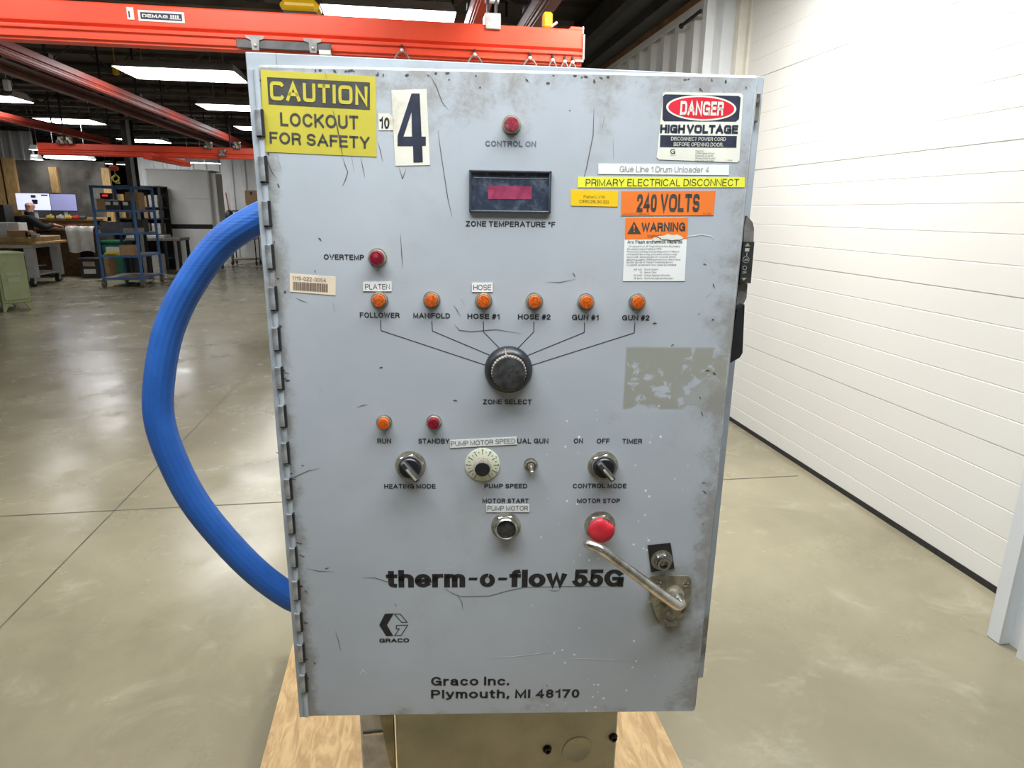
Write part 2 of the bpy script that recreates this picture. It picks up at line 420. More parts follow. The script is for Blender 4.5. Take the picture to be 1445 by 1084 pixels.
# ------------------------------------------------------------------ the cabinet's door frame of reference
DA = -.1205                                   # the door stands a few degrees ajar
DC = Vector((.1287, .8587, 1.2252))           # centre of its front face
DW, DH = .612, .934
de = Vector((math.cos(DA), math.sin(DA), 0)); dn = Vector((math.sin(DA), -math.cos(DA), 0))
def dp(x, y, out=0.0):
    d = ray(x, y); t = ((DC+dn*out-CAMP).dot(dn))/d.dot(dn); p = CAMP+d*t-DC
    return (p.dot(de), p.z)
DF = Matrix(((1, 0, 0, 0), (0, 0, -1, 0), (0, 1, 0, 0), (0, 0, 0, 1)))   # (u, v, out) -> door local

# materials used all over
INK = mat('black_print', (.012, .012, .014), .55, 0, 90, .3)
INKW = mat('worn_black_print', (.02, .021, .024), .6, 0, 160, .3, dirt=((.30, .32, .33), .60))
STEEL = mat('nickel_steel', (.46, .44, .40), .32, 1, 60, .25, .05)
DSTEEL = mat('grimy_steel', (.30, .27, .22), .42, .8, 70, .4, .1, dirt=((.05, .04, .03), .58))
BLACKP = mat('black_plastic', (.014, .014, .015), .38, 0, 60, .25, .05)
BLACKD = mat('dusty_black_plastic', (.035, .034, .033), .5, 0, 90, .5, .05)
WHITEP = mat('white_paint', (.74, .75, .74), .45, 0, 8, .04)
GREYP = mat('grey_paint', (.34, .34, .33), .5, 0, 8, .08)
RED = mat('crane_red', (.74, .075, .032), .38, 0, 6, .06)
RED2 = mat('crane_red_deep', (.36, .05, .03), .45, 0, 6, .12)
BLACKM = mat('black_steel', (.018, .018, .019), .5, .2, 20, .3)
WOOD = mat('pine_wood', (.50, .32, .13), .6, 0, 9, .25, .05, stretch=(6, 6, .8))
CARD = mat('cardboard', (.36, .23, .12), .75, 0, 15, .12)
RUBBER = mat('rubber', (.02, .02, .02), .7, 0, 40, .3)
ZINC = mat('zinc_plate', (.62, .62, .60), .35, .7, 30, .15)

# ------------------------------------------------------------------ hall shell
def concrete():
    m, nt, b = nt_of('polished_concrete')
    v = coords(nt)
    a = sstep(nt, noise(nt, v, .9, 6, .62, .4), .3, .72)
    c = mixc(nt, a, (.245, .222, .148), (.355, .325, .224))
    bb = sstep(nt, noise(nt, v, 3.2, 8, .68, .6), .52, .78)
    c = mixc(nt, mth(nt, 'MULTIPLY', bb, .65), c, (.46, .43, .33))
    d = sstep(nt, noise(nt, v, 5.5, 7, .7, .3), .60, .82)
    c = mixc(nt, mth(nt, 'MULTIPLY', d, .65), c, (.17, .15, .10))
    e = sstep(nt, noise(nt, v, 38, 5, .7), .66, .78)
    c = mixc(nt, mth(nt, 'MULTIPLY', e, .28), c, (.60, .57, .47))
    nt.links.new(c, b.inputs['Base Color'])
    r = nt.nodes.new('ShaderNodeMapRange'); nt.links.new(noise(nt, v, 2.2, 6, .65), r.inputs[0])
    r.inputs[1].default_value = .3; r.inputs[2].default_value = .7; r.inputs[3].default_value = .15; r.inputs[4].default_value = .32
    nt.links.new(r.outputs[0], b.inputs['Roughness'])
    b.inputs['Specular IOR Level'].default_value = .38
    bump(nt, b, noise(nt, v, 1.7, 3), .05, .02)
    return m
CONC = concrete()
JOINT = mat('floor_joint_filler', (.12, .105, .08), .8, 0, 6, .3)  # dark colour of the sawn floor joints
XL, XR, YB, YF = -16.0, 2.16, -7.0, 37.0
fl = MB(); fl.bx(XL, XR+.35, YB, YF, -.12, 0, 0)
def strip(x0, y0, x1, y1, w):
    d = Vector((x1-x0, y1-y0)).normalized(); n = Vector((-d.y, d.x))*w/2
    fl.add([(x0-n.x, y0-n.y, .0006), (x1-n.x, y1-n.y, .0006), (x1+n.x, y1+n.y, .0006), (x0+n.x, y0+n.y, .0006)], [(0, 1, 2, 3)], 1)
for y in (3.40, 7.65, 11.9): strip(XL+4, y, 2.3, y, .010 if y < 5 else .014)
strip(-1.54, -2, -1.54, 14, .007)
struct('floor', fl, [CONC, JOINT])

CEIL = mat('dark_roof_deck', (.085, .072, .060), .8, 0, 3, .25, .1, stretch=(1, 8, 1))
ZC = 3.66
ce = MB(); ce.bx(XL, XR+.4, YB, YF, ZC, ZC+.1)
for i in range(50): ce.bx(XL, XR+.3, YB+.4+i*.88, YB+.46+i*.88, ZC-.05, ZC+.01)
struct('ceiling', ce, CEIL)
JOIST = mat('dark_joist_paint', (.095, .085, .075), .6, 0, 5, .3)
for k, y in enumerate((5.0, 6.7, 8.4, 10.1, 11.8, 13.5, 15.2, 16.9, 18.6, 20.3, 22.0)):
    j = MB()
    j.bx(XL+1, 1.6, y-.03, y+.03, 3.22, 3.27); j.bx(XL+1, 1.6, y-.03, y+.03, 3.56, 3.60)
    n = 40; L = (1.6-XL-1)/n
    for i in range(n):
        xa = XL+1+i*L; j.bar((xa, y, 3.26 if i % 2 else 3.57), (xa+L, y, 3.57 if i % 2 else 3.26), .02, .02)
    struct('trim_%d' % (k+1), j, JOIST)
for k, x in enumerate((-9.5, -5.6, -1.2, -.35)):
    j = MB(); j.bx(x-.05, x+.05, 2.2, 24, 3.42, 3.58); j.bx(x-.07, x+.07, 2.2, 24, 3.40, 3.42)
    struct('trim_%d' % (k+20), j, JOIST)

# ribbed sheet cladding in a vertical plane, ribs proud along +/-axis
def cladding(mb, ax, pos, a0, a1, z0, z1, pitch, depth, sign, mi=0):
    n = max(1, int(round((a1-a0)/pitch))); p = (a1-a0)/n
    prof = []
    for i in range(n):
        s = a0+i*p
        prof += [(s, 0), (s+p*.60, 0), (s+p*.68, depth), (s+p*.92, depth)]
    prof.append((a1, 0))
    vs = []; fs = []
    for (t, d) in prof:
        for z in (z0, z1):
            q = (pos+sign*d, t, z) if ax == 0 else (t, pos+sign*d, z)
            vs.append(q)
    for i in range(len(prof)-1): fs.append((2*i, 2*i+2, 2*i+3, 2*i+1))
    mb.add(vs, fs, mi)
CLAD = mat('white_ribbed_sheet', (.66, .68, .69), .42, 0, 4, .05, stretch=(1, 1, .2))
CLADG = mat('grey_ribbed_sheet', (.36, .37, .37), .5, 0, 4, .08)
YD0, YD1, XW = 1.86, 4.86, 2.12
w = MB()
cladding(w, 0, XW+.05, YD1+.02, YF, 0, 3.02, .30, .045, -1)
cladding(w, 0, XW+.05, YB, YD0-.10, 0, 3.3, .30, .045, -1)
w.bx(XW+.06, XW+.12, YD1, YF, 0, 3.7); w.bx(XW+.06, XW+.12, YB, YD0-.06, 0, 3.7)
struct('wall_right', w, CLAD)
PALE = mat('pale_reveal_steel', (.70, .74, .77), .4, 0, 3, .03)
CREAM = mat('cream_door_frame', (.68, .67, .60), .5, 0, 6, .06)
j = MB(); j.bx(XW, 2.42, YD1, YD1+.04, 0, 3.7); j.bx(XW-.004, XW+.02, YD1-.003, YD1+.07, 0, 3.7)
struct('trim_30', j, PALE)
j = MB(); j.bx(2.33, 2.41, YD1-.075, YD1, 0, 3.7, 0, .004); j.bx(2.385, 2.405, YD1-.12, YD1-.07, 0, 3.7)
struct('trim_31', j, CREAM)
j = MB(); j.bx(XW, XW+.05, YD0-.06, YD0, 0, 3.7, 0, .004); j.bx(XW+.02, 2.42, YD0-.05, YD0-.004, 0, 3.7)
j.bx(XW+.045, XW+.075, YD0-.10, YD0-.055, 0, 3.7)
struct('trim_32', j, PALE)
WPL = mat('brown_sill_plank', (.22, .12, .06), .7, 0, 6, .3)
j = MB(); j.bx(XW-.002, XW+.10, YD1+.02, YF, 3.0, 3.06); struct('trim_33', j, WPL)
j = MB(); j.bx(XW-.008, XW+.004, YD1+.04, YF, 2.95, 3.004); struct('trim_35', j, CLAD)
j = MB(); j.bx(XW-.34, XW+.10, 2.0, YF, 3.14, 3.40, 0, .04); j.bx(XW-.16, XW+.1, 2.0, YF, 3.06, 3.14)
struct('trim_34', j, mat('dark_eave_steel', (.035, .036, .036), .6, 0, 5, .3))
# screwdriver-like black rod clipped to the cladding
q0 = onX(965, 37, XW); q1 = onX(992, 16, XW)
rd = MB(); rd.cyl((XW-.02, q0.y, q0.z), (XW-.02, q1.y, q1.z), .012); rd.ball((XW-.02, q0.y, q0.z), .02)
tag(rd.build('wall_rod', BLACKM), 'short black rod fixed across the white ribbed cladding near its top', 'rod')

# sectional garage door: profile with shallow ribs and deeper section seams, drawn along the wall
DOORW = mat('white_sectional_panel', (.76, .765, .735), .42, 0, 1.2, .015)
SEAM = mat('panel_seam', (.30, .29, .26), .7, 0, 9, .1)
dr = MB(); XD = 2.405; sec = .61
prof = [(XD, .03)]
for k in range(6):
    for r in range(1, 6):
        z = k*sec+r*sec/5
        if r < 5: prof += [(XD, z-.004), (XD+.0018, z-.001), (XD+.0018, z+.001), (XD, z+.004)]
        else: prof += [(XD, z-.003), (XD+.007, z-.0012), (XD+.007, z+.0012), (XD, z+.003)]
vs = []; fs = []
for (x, z) in prof: vs += [(x, YD0+.02, z), (x, YD1-.02, z)]
for i in range(len(prof)-1): fs.append((2*i, 2*i+1, 2*i+3, 2*i+2))
dr.add(vs, fs, 0)
dr.bx(XD+.013, XD+.05, YD0, YD1, .03, 3.66, 1)
struct('door_1', dr, [DOORW, SEAM], ang=4)
sl = MB(); sl.bx(XD-.004, XD+.045, YD0+.02, YD1-.02, 0, .03); sl.build('seal', RUBBER, bpy.data.objects['door_1'])

# far end of the hall
FARW = mat('far_white_sheet', (.82, .83, .82), .5, 0, 2, .06)
DARKW = mat('dark_far_sheet', (.03, .029, .028), .8, 0, 2, .3)
w = MB(); cladding(w, 1, 21.6, -8.0, XR, 0, 2.92, .36, .05, -1); w.bx(-8.0, XR, 21.65, 21.75, 0, 2.92)
struct('wall_far', w, FARW)
w = MB(); w.bx(XL, XR+.4, YF-.1, YF, 0, ZC+.1); struct('wall_back', w, DARKW)
w = MB(); w.bx(XL-.1, XL, YB, YF, 0, ZC+.1); struct('wall_left', w, DARKW)
w = MB(); w.bx(XL, XR+.4, YB-.1, YB, 0, ZC+.1); struct('wall_front', w, mat('pale_rear_sheet', (.45, .45, .44), .6, 0, 2, .1))
# timber-studded partition behind the desk: dark mottled board, grey ribbed sheet above its left end
BOARD = mat('dark_mottled_board', (.115, .105, .090), .75, 0, 1.6, .55, .05, dirt=((.045, .040, .034), .50))
YP = 17.4
pa, pb = onY(5, 236, YP), onY(147, 236, YP)
w = MB(); w.bx(pa.x-2.5, pb.x, YP, YP+.08, 0, onY(100, 227, YP).z); struct('wall_partition', w, BOARD)
w = MB(); cladding(w, 1, YP-.02, onY(0, 200, YP).x-2.5, onY(47, 200, YP).x, onY(20, 226, YP).z, onY(20, 185, YP).z, .22, .03, -1)
struct('wall_upper_left', w, CLADG)
for k, (xa, xb, ya, yb) in enumerate(((0, 19, 223, 305), (69, 80, 236, 272), (143, 154, 237, 315), (-14, 2, 222, 300))):
    p = onY((xa+xb)/2, ya, YP-.05); q = onY((xa+xb)/2, yb, YP-.05); wd_ = abs(onY(xb, ya, YP).x-onY(xa, ya, YP).x)
    w = MB(); w.bx(p.x-wd_/2, p.x+wd_/2, YP-.09, YP-.002, q.z, p.z); struct('trim_%d' % (k+40), w, WOOD)
p = onY(120, 306, YP-.05); q = onY(158, 312, YP-.05)
w = MB(); w.bx(p.x-.2, q.x, YP-.09, YP-.002, q.z, p.z); struct('trim_45', w, WOOD)

# ------------------------------------------------------------------ control cabinet
CABL = Vector((.147, .9, .757)); CW, CH, CDp = .667, .949, .25
cab = thing('control_cabinet', 'tall grey worn electrical control cabinet with buttons, lamps and stickers on its door', 'cabinet', CABL)
BODYP = mat('grey_cabinet_enamel', (.35, .38, .40), .45, 0, 12, .1, .05, dirt=((.17, .15, .12), .55))
DOORP = door_paint()
b = MB(); hw = CW/2
b.bx(-hw, -hw+.003, 0, CDp, 0, CH, 0); b.bx(hw-.003, hw, 0, CDp, 0, CH, 0)
b.bx(-hw, hw, 0, CDp, CH-.003, CH, 0); b.bx(-hw, hw, 0, CDp, 0, .003, 0); b.bx(-hw, hw, CDp-.003, CDp, 0, CH, 0)
b.bx(-hw, -hw+.035, -.002, .002, 0, CH, 0, .001); b.bx(hw-.035, hw, -.002, .002, .0, CH, 0, .001)
b.bx(-hw+.035, hw-.035, -.002, .002, CH-.035, CH, 0, .001); b.bx(-hw+.035, hw-.035, -.002, .002, 0, .03, 0, .001)
b.build('body', BODYP, cab)
DL = DC-CABL
def dpart(name, mb, mats, label=None, parent=None):
    o = mb.build(name, mats, parent or cab)
    if parent is None: o.location = DL; o.rotation_euler = (0, 0, DA)
    if label: o['label'] = label
    return o
def DM(): return MB(DF)
DARKSC = mat('scratch_dark', (.06, .05, .045), .7, 0, 40, .3)
PALESC = mat('scratch_pale', (.66, .66, .64), .6, 0, 40, .2)
d = DM()
d.box((0, 0, -.009), (DW, DH, .018), 0, None, .0035)
d.box((DW/2-.0015, 0, -.013), (.003, DH-.02, .022), 0); d.box((-DW/2+.0015, 0, -.013), (.003, DH-.02, .022), 0)
def ribbon(mb, pts, w, out, mi):
    P = [Vector(dp(*p)) for p in pts]
    for i in range(len(P)-1):
        a, c = P[i], P[i+1]; t = (c-a).normalized(); n = Vector((-t.y, t.x))*w/2
        e0 = .25 if i == 0 else 1; e1 = .25 if i == len(P)-2 else 1
        mb.add([(a.x-n.x*e0, a.y-n.y*e0, out), (c.x-n.x*e1, c.y-n.y*e1, out), (c.x+n.x*e1, c.y+n.y*e1, out), (a.x+n.x*e0, a.y+n.y*e0, out)], [(0, 1, 2, 3)], mi)
SCR = [[(484, 223), (487, 233), (491, 243), (487, 255), (483, 263)], [(606, 105), (615, 120), (624, 144), (633, 155)],
       [(618, 183), (622, 215), (632, 280), (638, 306)], [(838, 152), (837, 190), (828, 235), (821, 262)], [(565, 330), (567, 360), (568, 378)],
       [(373, 216), (384, 243), (391, 252)], [(533, 200), (537, 213), (540, 228)], [(509, 222), (512, 236), (515, 250)], [(563, 236), (568, 252), (573, 238)],
       [(628, 831), (640, 838), (651, 842), (690, 841), (716, 834), (738, 829), (800, 827.5), (880, 828)], [(645, 840), (652, 850), (653, 861)],
       [(510, 815.5), (530, 815.5), (543, 820), (556, 822)], [(641, 457), (648, 466), (665, 468), (700, 465), (737, 471)], [(770, 398), (790, 398.5), (812, 394)],
       [(400, 680), (418, 672), (436, 664), (452, 661)], [(432, 802), (450, 806), (472, 807)], [(774, 833), (783, 834), (790, 833)], [(651, 422), (656, 431)],
       [(417, 420), (425, 424), (434, 427)], [(470, 427), (473, 441)], [(473, 890), (478, 905), (481, 919)], [(850, 180), (853, 165)], [(865, 198), (866, 224)],
       [(398, 655), (402, 667), (410, 672)], [(740, 108), (748, 118)], [(836, 102), (842, 112)], [(706, 262), (709, 262)], [(496, 220), (500, 243)], [(391, 218), (397, 240)],
       [(640, 430), (645, 438), (650, 447)], [(995, 420), (1004, 414)], [(503, 575), (512, 572), (519, 571)], [(905, 125), (910, 118)]]
for s_ in SCR: ribbon(d, s_, .0008, .0004, 1)
for s_ in ([(690, 927), (720, 927), (760, 922), (791, 918)], [(800, 929), (850, 930), (905, 932)], [(960, 336), (975, 333), (990, 331), (1003, 333), (1008, 338)], [(640, 650), (648, 640)],
           [(508, 952), (512, 945), (518, 950)], [(600, 803), (640, 801)]): ribbon(d, s_, .0010, .0004, 2)
random.seed(3)
for i in range(46):                           # chips of paint knocked off
    x = random.choice([random.uniform(372, 460), random.uniform(470, 960), random.uniform(985, 1040)]); y = random.uniform(108, 990)
    if x > 1050-(y-110)*.075: continue
    if 640 < x < 920 and 400 < y < 780: continue
    L = random.uniform(2, 7); a = random.uniform(-1.2, 1.2)
    ribbon(d, [(x, y), (x+L*.5*math.cos(a), y+L*.5*math.sin(a)), (x+L*math.cos(a), y+L*math.sin(a)+1)], random.uniform(.0008, .0022), .0004, 1)
for i in range(64):                           # chipped rims: top edge and hinge edge
    if i < 34: x = random.uniform(366, 1064); y = 94.5+(x-361)*.0238+random.expovariate(1/4.5)+1
    else: y = random.uniform(110, 1005); x = 361.5+(y-94)*.0814+random.expovariate(1/2.5)+1
    L = random.uniform(1.5, 7); a = random.choice((0, 0, 1.5, .6))+random.uniform(-.3, .3)
    ribbon(d, [(x, y), (x+L*.5*math.cos(a), y+L*.5*math.sin(a)+.4), (x+L*math.cos(a), y+L*math.sin(a))], random.uniform(.0010, .0032), .0004, 1)
dpart('door', d, [DOORP, DARKSC, PALESC])

# continuous hinge with its visible knuckles
h = MB(); px = -.175-CABL.x
h.bx(px-.010, px-.0035, -.006, -.001, .005, CH-.02); h.cyl((px, -.0055, .005), (px, -.0055, CH-.02), .0035)
hinge = h.build('hinge', BODYP, cab)
KN = mat('hinge_knuckle_steel', (.36, .37, .37), .4, .6, 60, .35, .1, dirt=((.06, .05, .04), .58))
k0 = MB(); k0.cyl((0, 0, -.0145), (0, 0, .0145), .0047, None, 14); k0.bx(.0035, .0062, -.0035, .002, -.0155, .0155, 1); k0.bx(-.003, .006, -.003, .003, -.0163, -.0150, 1)
kn = k0.build('hinge_knuckle', [KN, BLACKM], hinge)
for i in range(16):
    o = kn if i == 0 else kn.copy()
    if i: COL.objects.link(o); o.parent = hinge
    o.location = (px-.001, -.0075, DC.z-CABL.z+.4005-i*.0534)
# latch clip at the top of the body's right flange
l = MB(); l.box((hw-.014, -.006, CH-.040), (.016, .008, .038), 0, None, .002); l.cyl((hw-.014, -.014, CH-.03), (hw-.014, -.008, CH-.03), .005)
l.build('latch_clip', DSTEEL, cab)

# ---- stickers: thin backing plus printing, one piece each
def quad(pts, out): return [dp(*p, out) for p in pts]
def sticker(name, label, pts, bg, t=.0005, extra=None, mats=None, out0=0.0):
    s_ = DM(); s_.prism(quad(pts, 0), out0, out0+t, 0)
    if extra: extra(s_, out0+t+.0003)
    return dpart(name, s_, [bg]+(mats or [INK]), label)
def wr(mb, s, x0, y0, x1, y1, top, out, mi=1, bold=0.0, shear=0.0, space=1.0, square=0, wt=None, hv=.92):
    """printing given by photo points: baseline ends (x0, y0)-(x1, y1); top = height of the capitals at the left end"""
    a, c = dp(x0, y0), dp(x1, y1); cap = dp(x0, top)[1]-a[1]
    write(mb, s, a, c, cap, out, mi, bold, shear, None, space, square, wt, hv)
YEL = mat('yellow_vinyl', (.50, .425, .050), .42, 0, 12, .08, dirt=((.36, .27, .04), .70))
YEL2 = mat('lemon_tape', (.74, .72, .06), .4, 0, 12, .04)
YEL3 = mat('amber_tape', (.80, .50, .012), .4, 0, 12, .04)
ORG = mat('orange_vinyl', (.80, .185, .030), .42, 0, 14, .06)
WHT = mat('white_vinyl', (.74, .74, .70), .42, 0, 10, .04)
IVORY = mat('ivory_vinyl', (.70, .68, .57), .5, 0, 18, .08, dirt=((.40, .35, .22), .62))
IVORYD = mat('soiled_ivory_paper', (.66, .63, .52), .6, 0, 9, .10, dirt=((.36, .30, .19), .52))
DRED = mat('danger_red', (.62, .022, .04), .4, 0, 14, .06)
INKS = mat('grey_black_print', (.055, .053, .045), .5, 0, 60, .25)
NAVY = mat('navy_black_print', (.022, .026, .045), .5, 0, 60, .25)
FAINT = mat('faint_grey_print', (.22, .22, .21), .6, 0, 60, .2)
def caution(s_, o):
    s_.flat(quad([(377, 108.8), (522.1, 116.5), (522.1, 155.1), (379.4, 147.2)], 0), o-.0001, 1)
    wr(s_, 'CAUTION', 381.8, 141.2, 519, 149, 114.5, o+.0002, 2, .034, 0, 1.4, 5)
    wr(s_, 'LOCKOUT', 396, 177.6, 506, 182.5, 158.6, o, 1, .027)
    wr(s_, 'FOR SAFETY', 381, 202.4, 521.7, 209.8, 185.6, o, 1, .027)
    ribbon(s_, [(459, 101), (461, 112)], .0010, o+.0004, 1)
    ribbon(s_, [(470, 155), (476, 178), (480, 200), (484, 221)], .0012, o+.0004, 1)
sticker('caution_sticker', 'yellow sticker reading CAUTION LOCKOUT FOR SAFETY', [(368, 98.8), (530.4, 108.4), (531.4, 221.5), (372.8, 214.3)], YEL, extra=caution, mats=[INKS, YEL])
sticker('number_sticker', 'small ivory sticker reading 10', [(534.1, 160.3), (549, 160.8), (555.5, 168), (555, 184), (534.5, 183.8)], IVORYD,
        extra=lambda s_, o: wr(s_, '10', 535.5, 181, 549.5, 182, 165, o, 1, .03))
def four(s_, o):
    P = [(1160, 347), (1215, 347), (1228, 640), (1257, 640), (1257, 700), (1232, 702), (1237, 813), (1173, 815), (1170, 703), (1065, 703), (1065, 635)]
    Hh = [(1160, 470), (1163, 640), (1105, 640)]
    f = lambda p: dp(340+p[0]/4.8167, 60+p[1]/4.8167)
    A = [f(p) for p in P]; B = [f(p) for p in Hh]
    # outline with the counter cut in: split in strips
    s_.flat([A[0], A[1], A[2], A[3], A[4], A[5], A[6], A[7], A[8], B[1], B[0]], o, 1)
    s_.flat([A[0], B[0], B[2], A[10]], o, 1)
    s_.flat([A[10], B[2], B[1], A[8], A[9]], o, 1)
sticker('number_sticker', 'tall ivory sticker with a large black 4', [(552.2, 127.5), (602, 126), (606.8, 233), (558, 234)], IVORYD, extra=four, mats=[NAVY])
def rr(x0, y0, x1, y1, r, skew=0):
    return [(x0, y0), (x1, y1)]
def danger(s_, o):
    s_.flat(quad([(938, 133.2), (1042, 135.4), (1045, 138), (1042.5, 168), (1038, 171.6), (937, 171), (934.6, 168), (935.4, 136)], 0), o-.0001, 1)
    for (rx, ry, mi, dz) in ((49.5, 18, 2, 0), (46.5, 15.4, 3, .0001)):
        s_.flat([dp(989.3+rx*math.cos(2*PI*i/40), 152.6+ry*math.sin(2*PI*i/40)+.03*rx*math.cos(2*PI*i/40)) for i in range(40)], o+dz, mi)
    wr(s_, 'DANGER', 959, 162.4, 1020, 163.6, 142.6, o+.0003, 2, 0, 0, .8, 4, .235)
    wr(s_, 'HIGH VOLTAGE', 931, 187.8, 1040.7, 188.8, 175.6, o, 1, 0, 0, .5, 4, .29)
    s_.flat(quad([(931.6, 190.8), (1039.6, 192), (1038.8, 208.4), (931, 207.5)], 0), o-.0001, 1)
    wr(s_, 'DISCONNECT POWER CORD', 946.7, 198.4, 1023.6, 199.2, 193.2, o+.0002, 2, 0, 0, 1, 0, .125)
    wr(s_, 'BEFORE OPENING DOOR.', 950.3, 206.2, 1020, 207, 200.9, o+.0002, 2, 0, 0, 1, 0, .125)
    for i, t in enumerate(('Graco Inc.', '47700 Halyard Drive', 'Plymouth, MI 48170', 'Phone: (313) 416-3425', 'Fax: (313) 416-3502')):
        y = 213.8+i*3.5; wr(s_, t, 981, y, 981+(12, 27, 25, 28, 26)[i], y+.3, y-2.2, o, 1, .004)
    wr(s_, 'C-19898', 1023.5, 227.2, 1033, 227.4, 225.3, o, 1)
    wr(s_, 'G', 945.5, 217, 952.5, 217.1, 210, o, 1, .01); wr(s_, 'GRACO', 945.5, 219.6, 953, 219.7, 218.2, o, 1)
sticker('danger_sticker', 'white and red sticker reading DANGER HIGH VOLTAGE', [(938.5, 130.2), (1045.8, 132.0), (1048.4, 135), (1043.2, 226.5), (1040, 229.4), (929.5, 225.2), (926.6, 222), (935.8, 133)], IVORY,
        extra=danger, mats=[NAVY, IVORY, DRED])
sticker('name_label', 'white label strip reading Glue Line 1 Drum Unloader 4', [(844.3, 231), (1028.8, 233), (1028.3, 247.2), (844.3, 245.6)], WHT,
        extra=lambda s_, o: wr(s_, 'Glue Line 1 Drum Unloader 4', 874.2, 242.4, 999.8, 243.6, 234.2, o), mats=[FAINT])
sticker('disconnect_label', 'yellow label strip reading PRIMARY ELECTRICAL DISCONNECT', [(815.2, 249.7), (1051, 250.3), (1050.6, 264.4), (815.2, 264.6)], YEL2,
        extra=lambda s_, o: wr(s_, 'PRIMARY ELECTRICAL DISCONNECT', 826.3, 262.6, 1042.1, 262.3, 252.8, o))
sticker('circuit_label', 'small amber label with panel and circuit numbers', [(805.5, 267.9), (872.5, 269.1), (871.4, 291.8), (805.5, 290.4)], YEL3,
        extra=lambda s_, o: (wr(s_, 'Panel LV10', 823.5, 279.2, 853.1, 279.8, 275.4, o), wr(s_, 'CIRK(28,30,32)', 817.2, 286, 858.7, 286.8, 281.8, o)), mats=[INKS])
def volts(s_, o):
    wr(s_, '240 VOLTS', 898.2, 299, 986.2, 298.6, 274, o, 1, 0, 0, 1, 3, .22)
    wr(s_, 'LOCTAGS CO., CHICAGO, IL', 879, 303.2, 917, 303, 300.6, o, 1); wr(s_, 'EVL-2242', 992, 302.8, 1003, 302.7, 300.4, o, 1)
sticker('voltage_sticker', 'orange sticker reading 240 VOLTS', [(877.5, 269.9), (1009.5, 269.4), (1006.7, 304), (876.1, 304.5)], ORG, extra=volts, mats=[INKS])
def warning(s_, o):
    s_.flat(quad([(882.2, 307.3), (970.7, 307), (969.4, 336.8), (881.3, 337.5)], 0), o-.0001, 2)
    s_.flat(quad([(894.6, 312.4), (904.4, 330), (885, 330)], 0), o+.0001, 1)
    s_.flat(quad([(893.4, 317.5), (895.8, 317.5), (895.1, 324), (894.1, 324)], 0), o+.0002, 2); s_.flat(quad([(893.8, 325.4), (895.5, 325.4), (895.5, 327.4), (893.8, 327.4)], 0), o+.0002, 2)
    wr(s_, 'WARNING', 904.8, 326.8, 966.6, 326.2, 314.4, o+.0001, 1, 0, 0, .7, 0, .235)
    wr(s_, 'Qualified Persons Only', 913, 335, 956, 334.6, 330.8, o+.0001, 1)
    wr(s_, 'Arc Flash and Shock Hazards', 885.3, 343.6, 962.4, 343.2, 339, o, 1, .015)
    L = [('1.2 cal/cm^2 at 18" Flash Protection Boundary', 886.5, 73), ('Recommended minimum PPE:', 884.8, 49), ('Protective clothing, bootsetting (ASTM F1506) or', 884.5, 74),
         ('Untreated Fibers (e.g. untreated cotton), Long', 884.4, 70), ('sleeve shirt and long pants or coverall, Safety', 884.3, 69), ('glasses/goggles, Hearing protection, Heavy-duty', 884.1, 76),
         ('leather gloves or Rubber insulating gloves', 884, 65), ('w/Leather protectors, Face shield (as needed)', 883.8, 70)]
    for i, (t, x, wd2) in enumerate(L): y = 348.8+i*3.72; wr(s_, t, x, y, x+wd2, y-.2, y-2.4, o, 1, .004)
    for i, (a, t, w2) in enumerate((('240 VAC', 'Shock Hazard', 19), ('00', 'Glove Class', 17), ('42 Inch', 'Limited Approach Boundary', 37), ('12 Inch', 'Restricted Approach Boundary', 41))):
        y = 381.2+i*4.15; wr(s_, a, 906-len(a)*1.7, y, 906, y, y-2.3, o, 1, .004); wr(s_, t, 909, y, 909+w2, y-.1, y-2.3, o, 1, .004)
    random.seed(5)
    for (cx, cy, sx, sy) in ((945, 335, 19, 4.5), (926, 338, 6, 3)):          # torn paper
        s_.flat([dp(cx+sx*math.cos(2*PI*i/18)*random.uniform(.7, 1.1), cy+sy*math.sin(2*PI*i/18)*random.uniform(.6, 1.15)) for i in range(18)], o+.0004, 3)
sticker('warning_sticker', 'white and orange torn sticker reading WARNING', [(882.2, 307.3), (970.7, 307), (966, 396.7), (878.9, 396.7)], WHT, extra=warning, mats=[INKS, ORG, IVORY])
def barcode(s_, o):
    wr(s_, '1119-022-0004', 412.6, 394.8, 460.2, 398.2, 389.3, o, 1, .004)
    random.seed(11); x = 413.9
    while x < 462:
        w_ = random.choice((.6, .9, 1.3)); f = (x-413.9)/48
        s_.flat(quad([(x, 397.3+f*3.2), (x+w_, 397.3+f*3.2), (x+w_, 409+f*3.2), (x, 409+f*3.2)], 0), o, 1); x += w_+random.choice((.5, .8))
sticker('barcode_label', 'cream asset label with a barcode and number', [(409.1, 386.1), (474.1, 391.1), (473.5, 416.9), (409.1, 411.7)], mat('cream_paper', (.70, .58, .42), .6, 0, 12, .06),
        extra=barcode, mats=[mat('brown_print', (.14, .09, .07), .6, 0, 60, .2)])
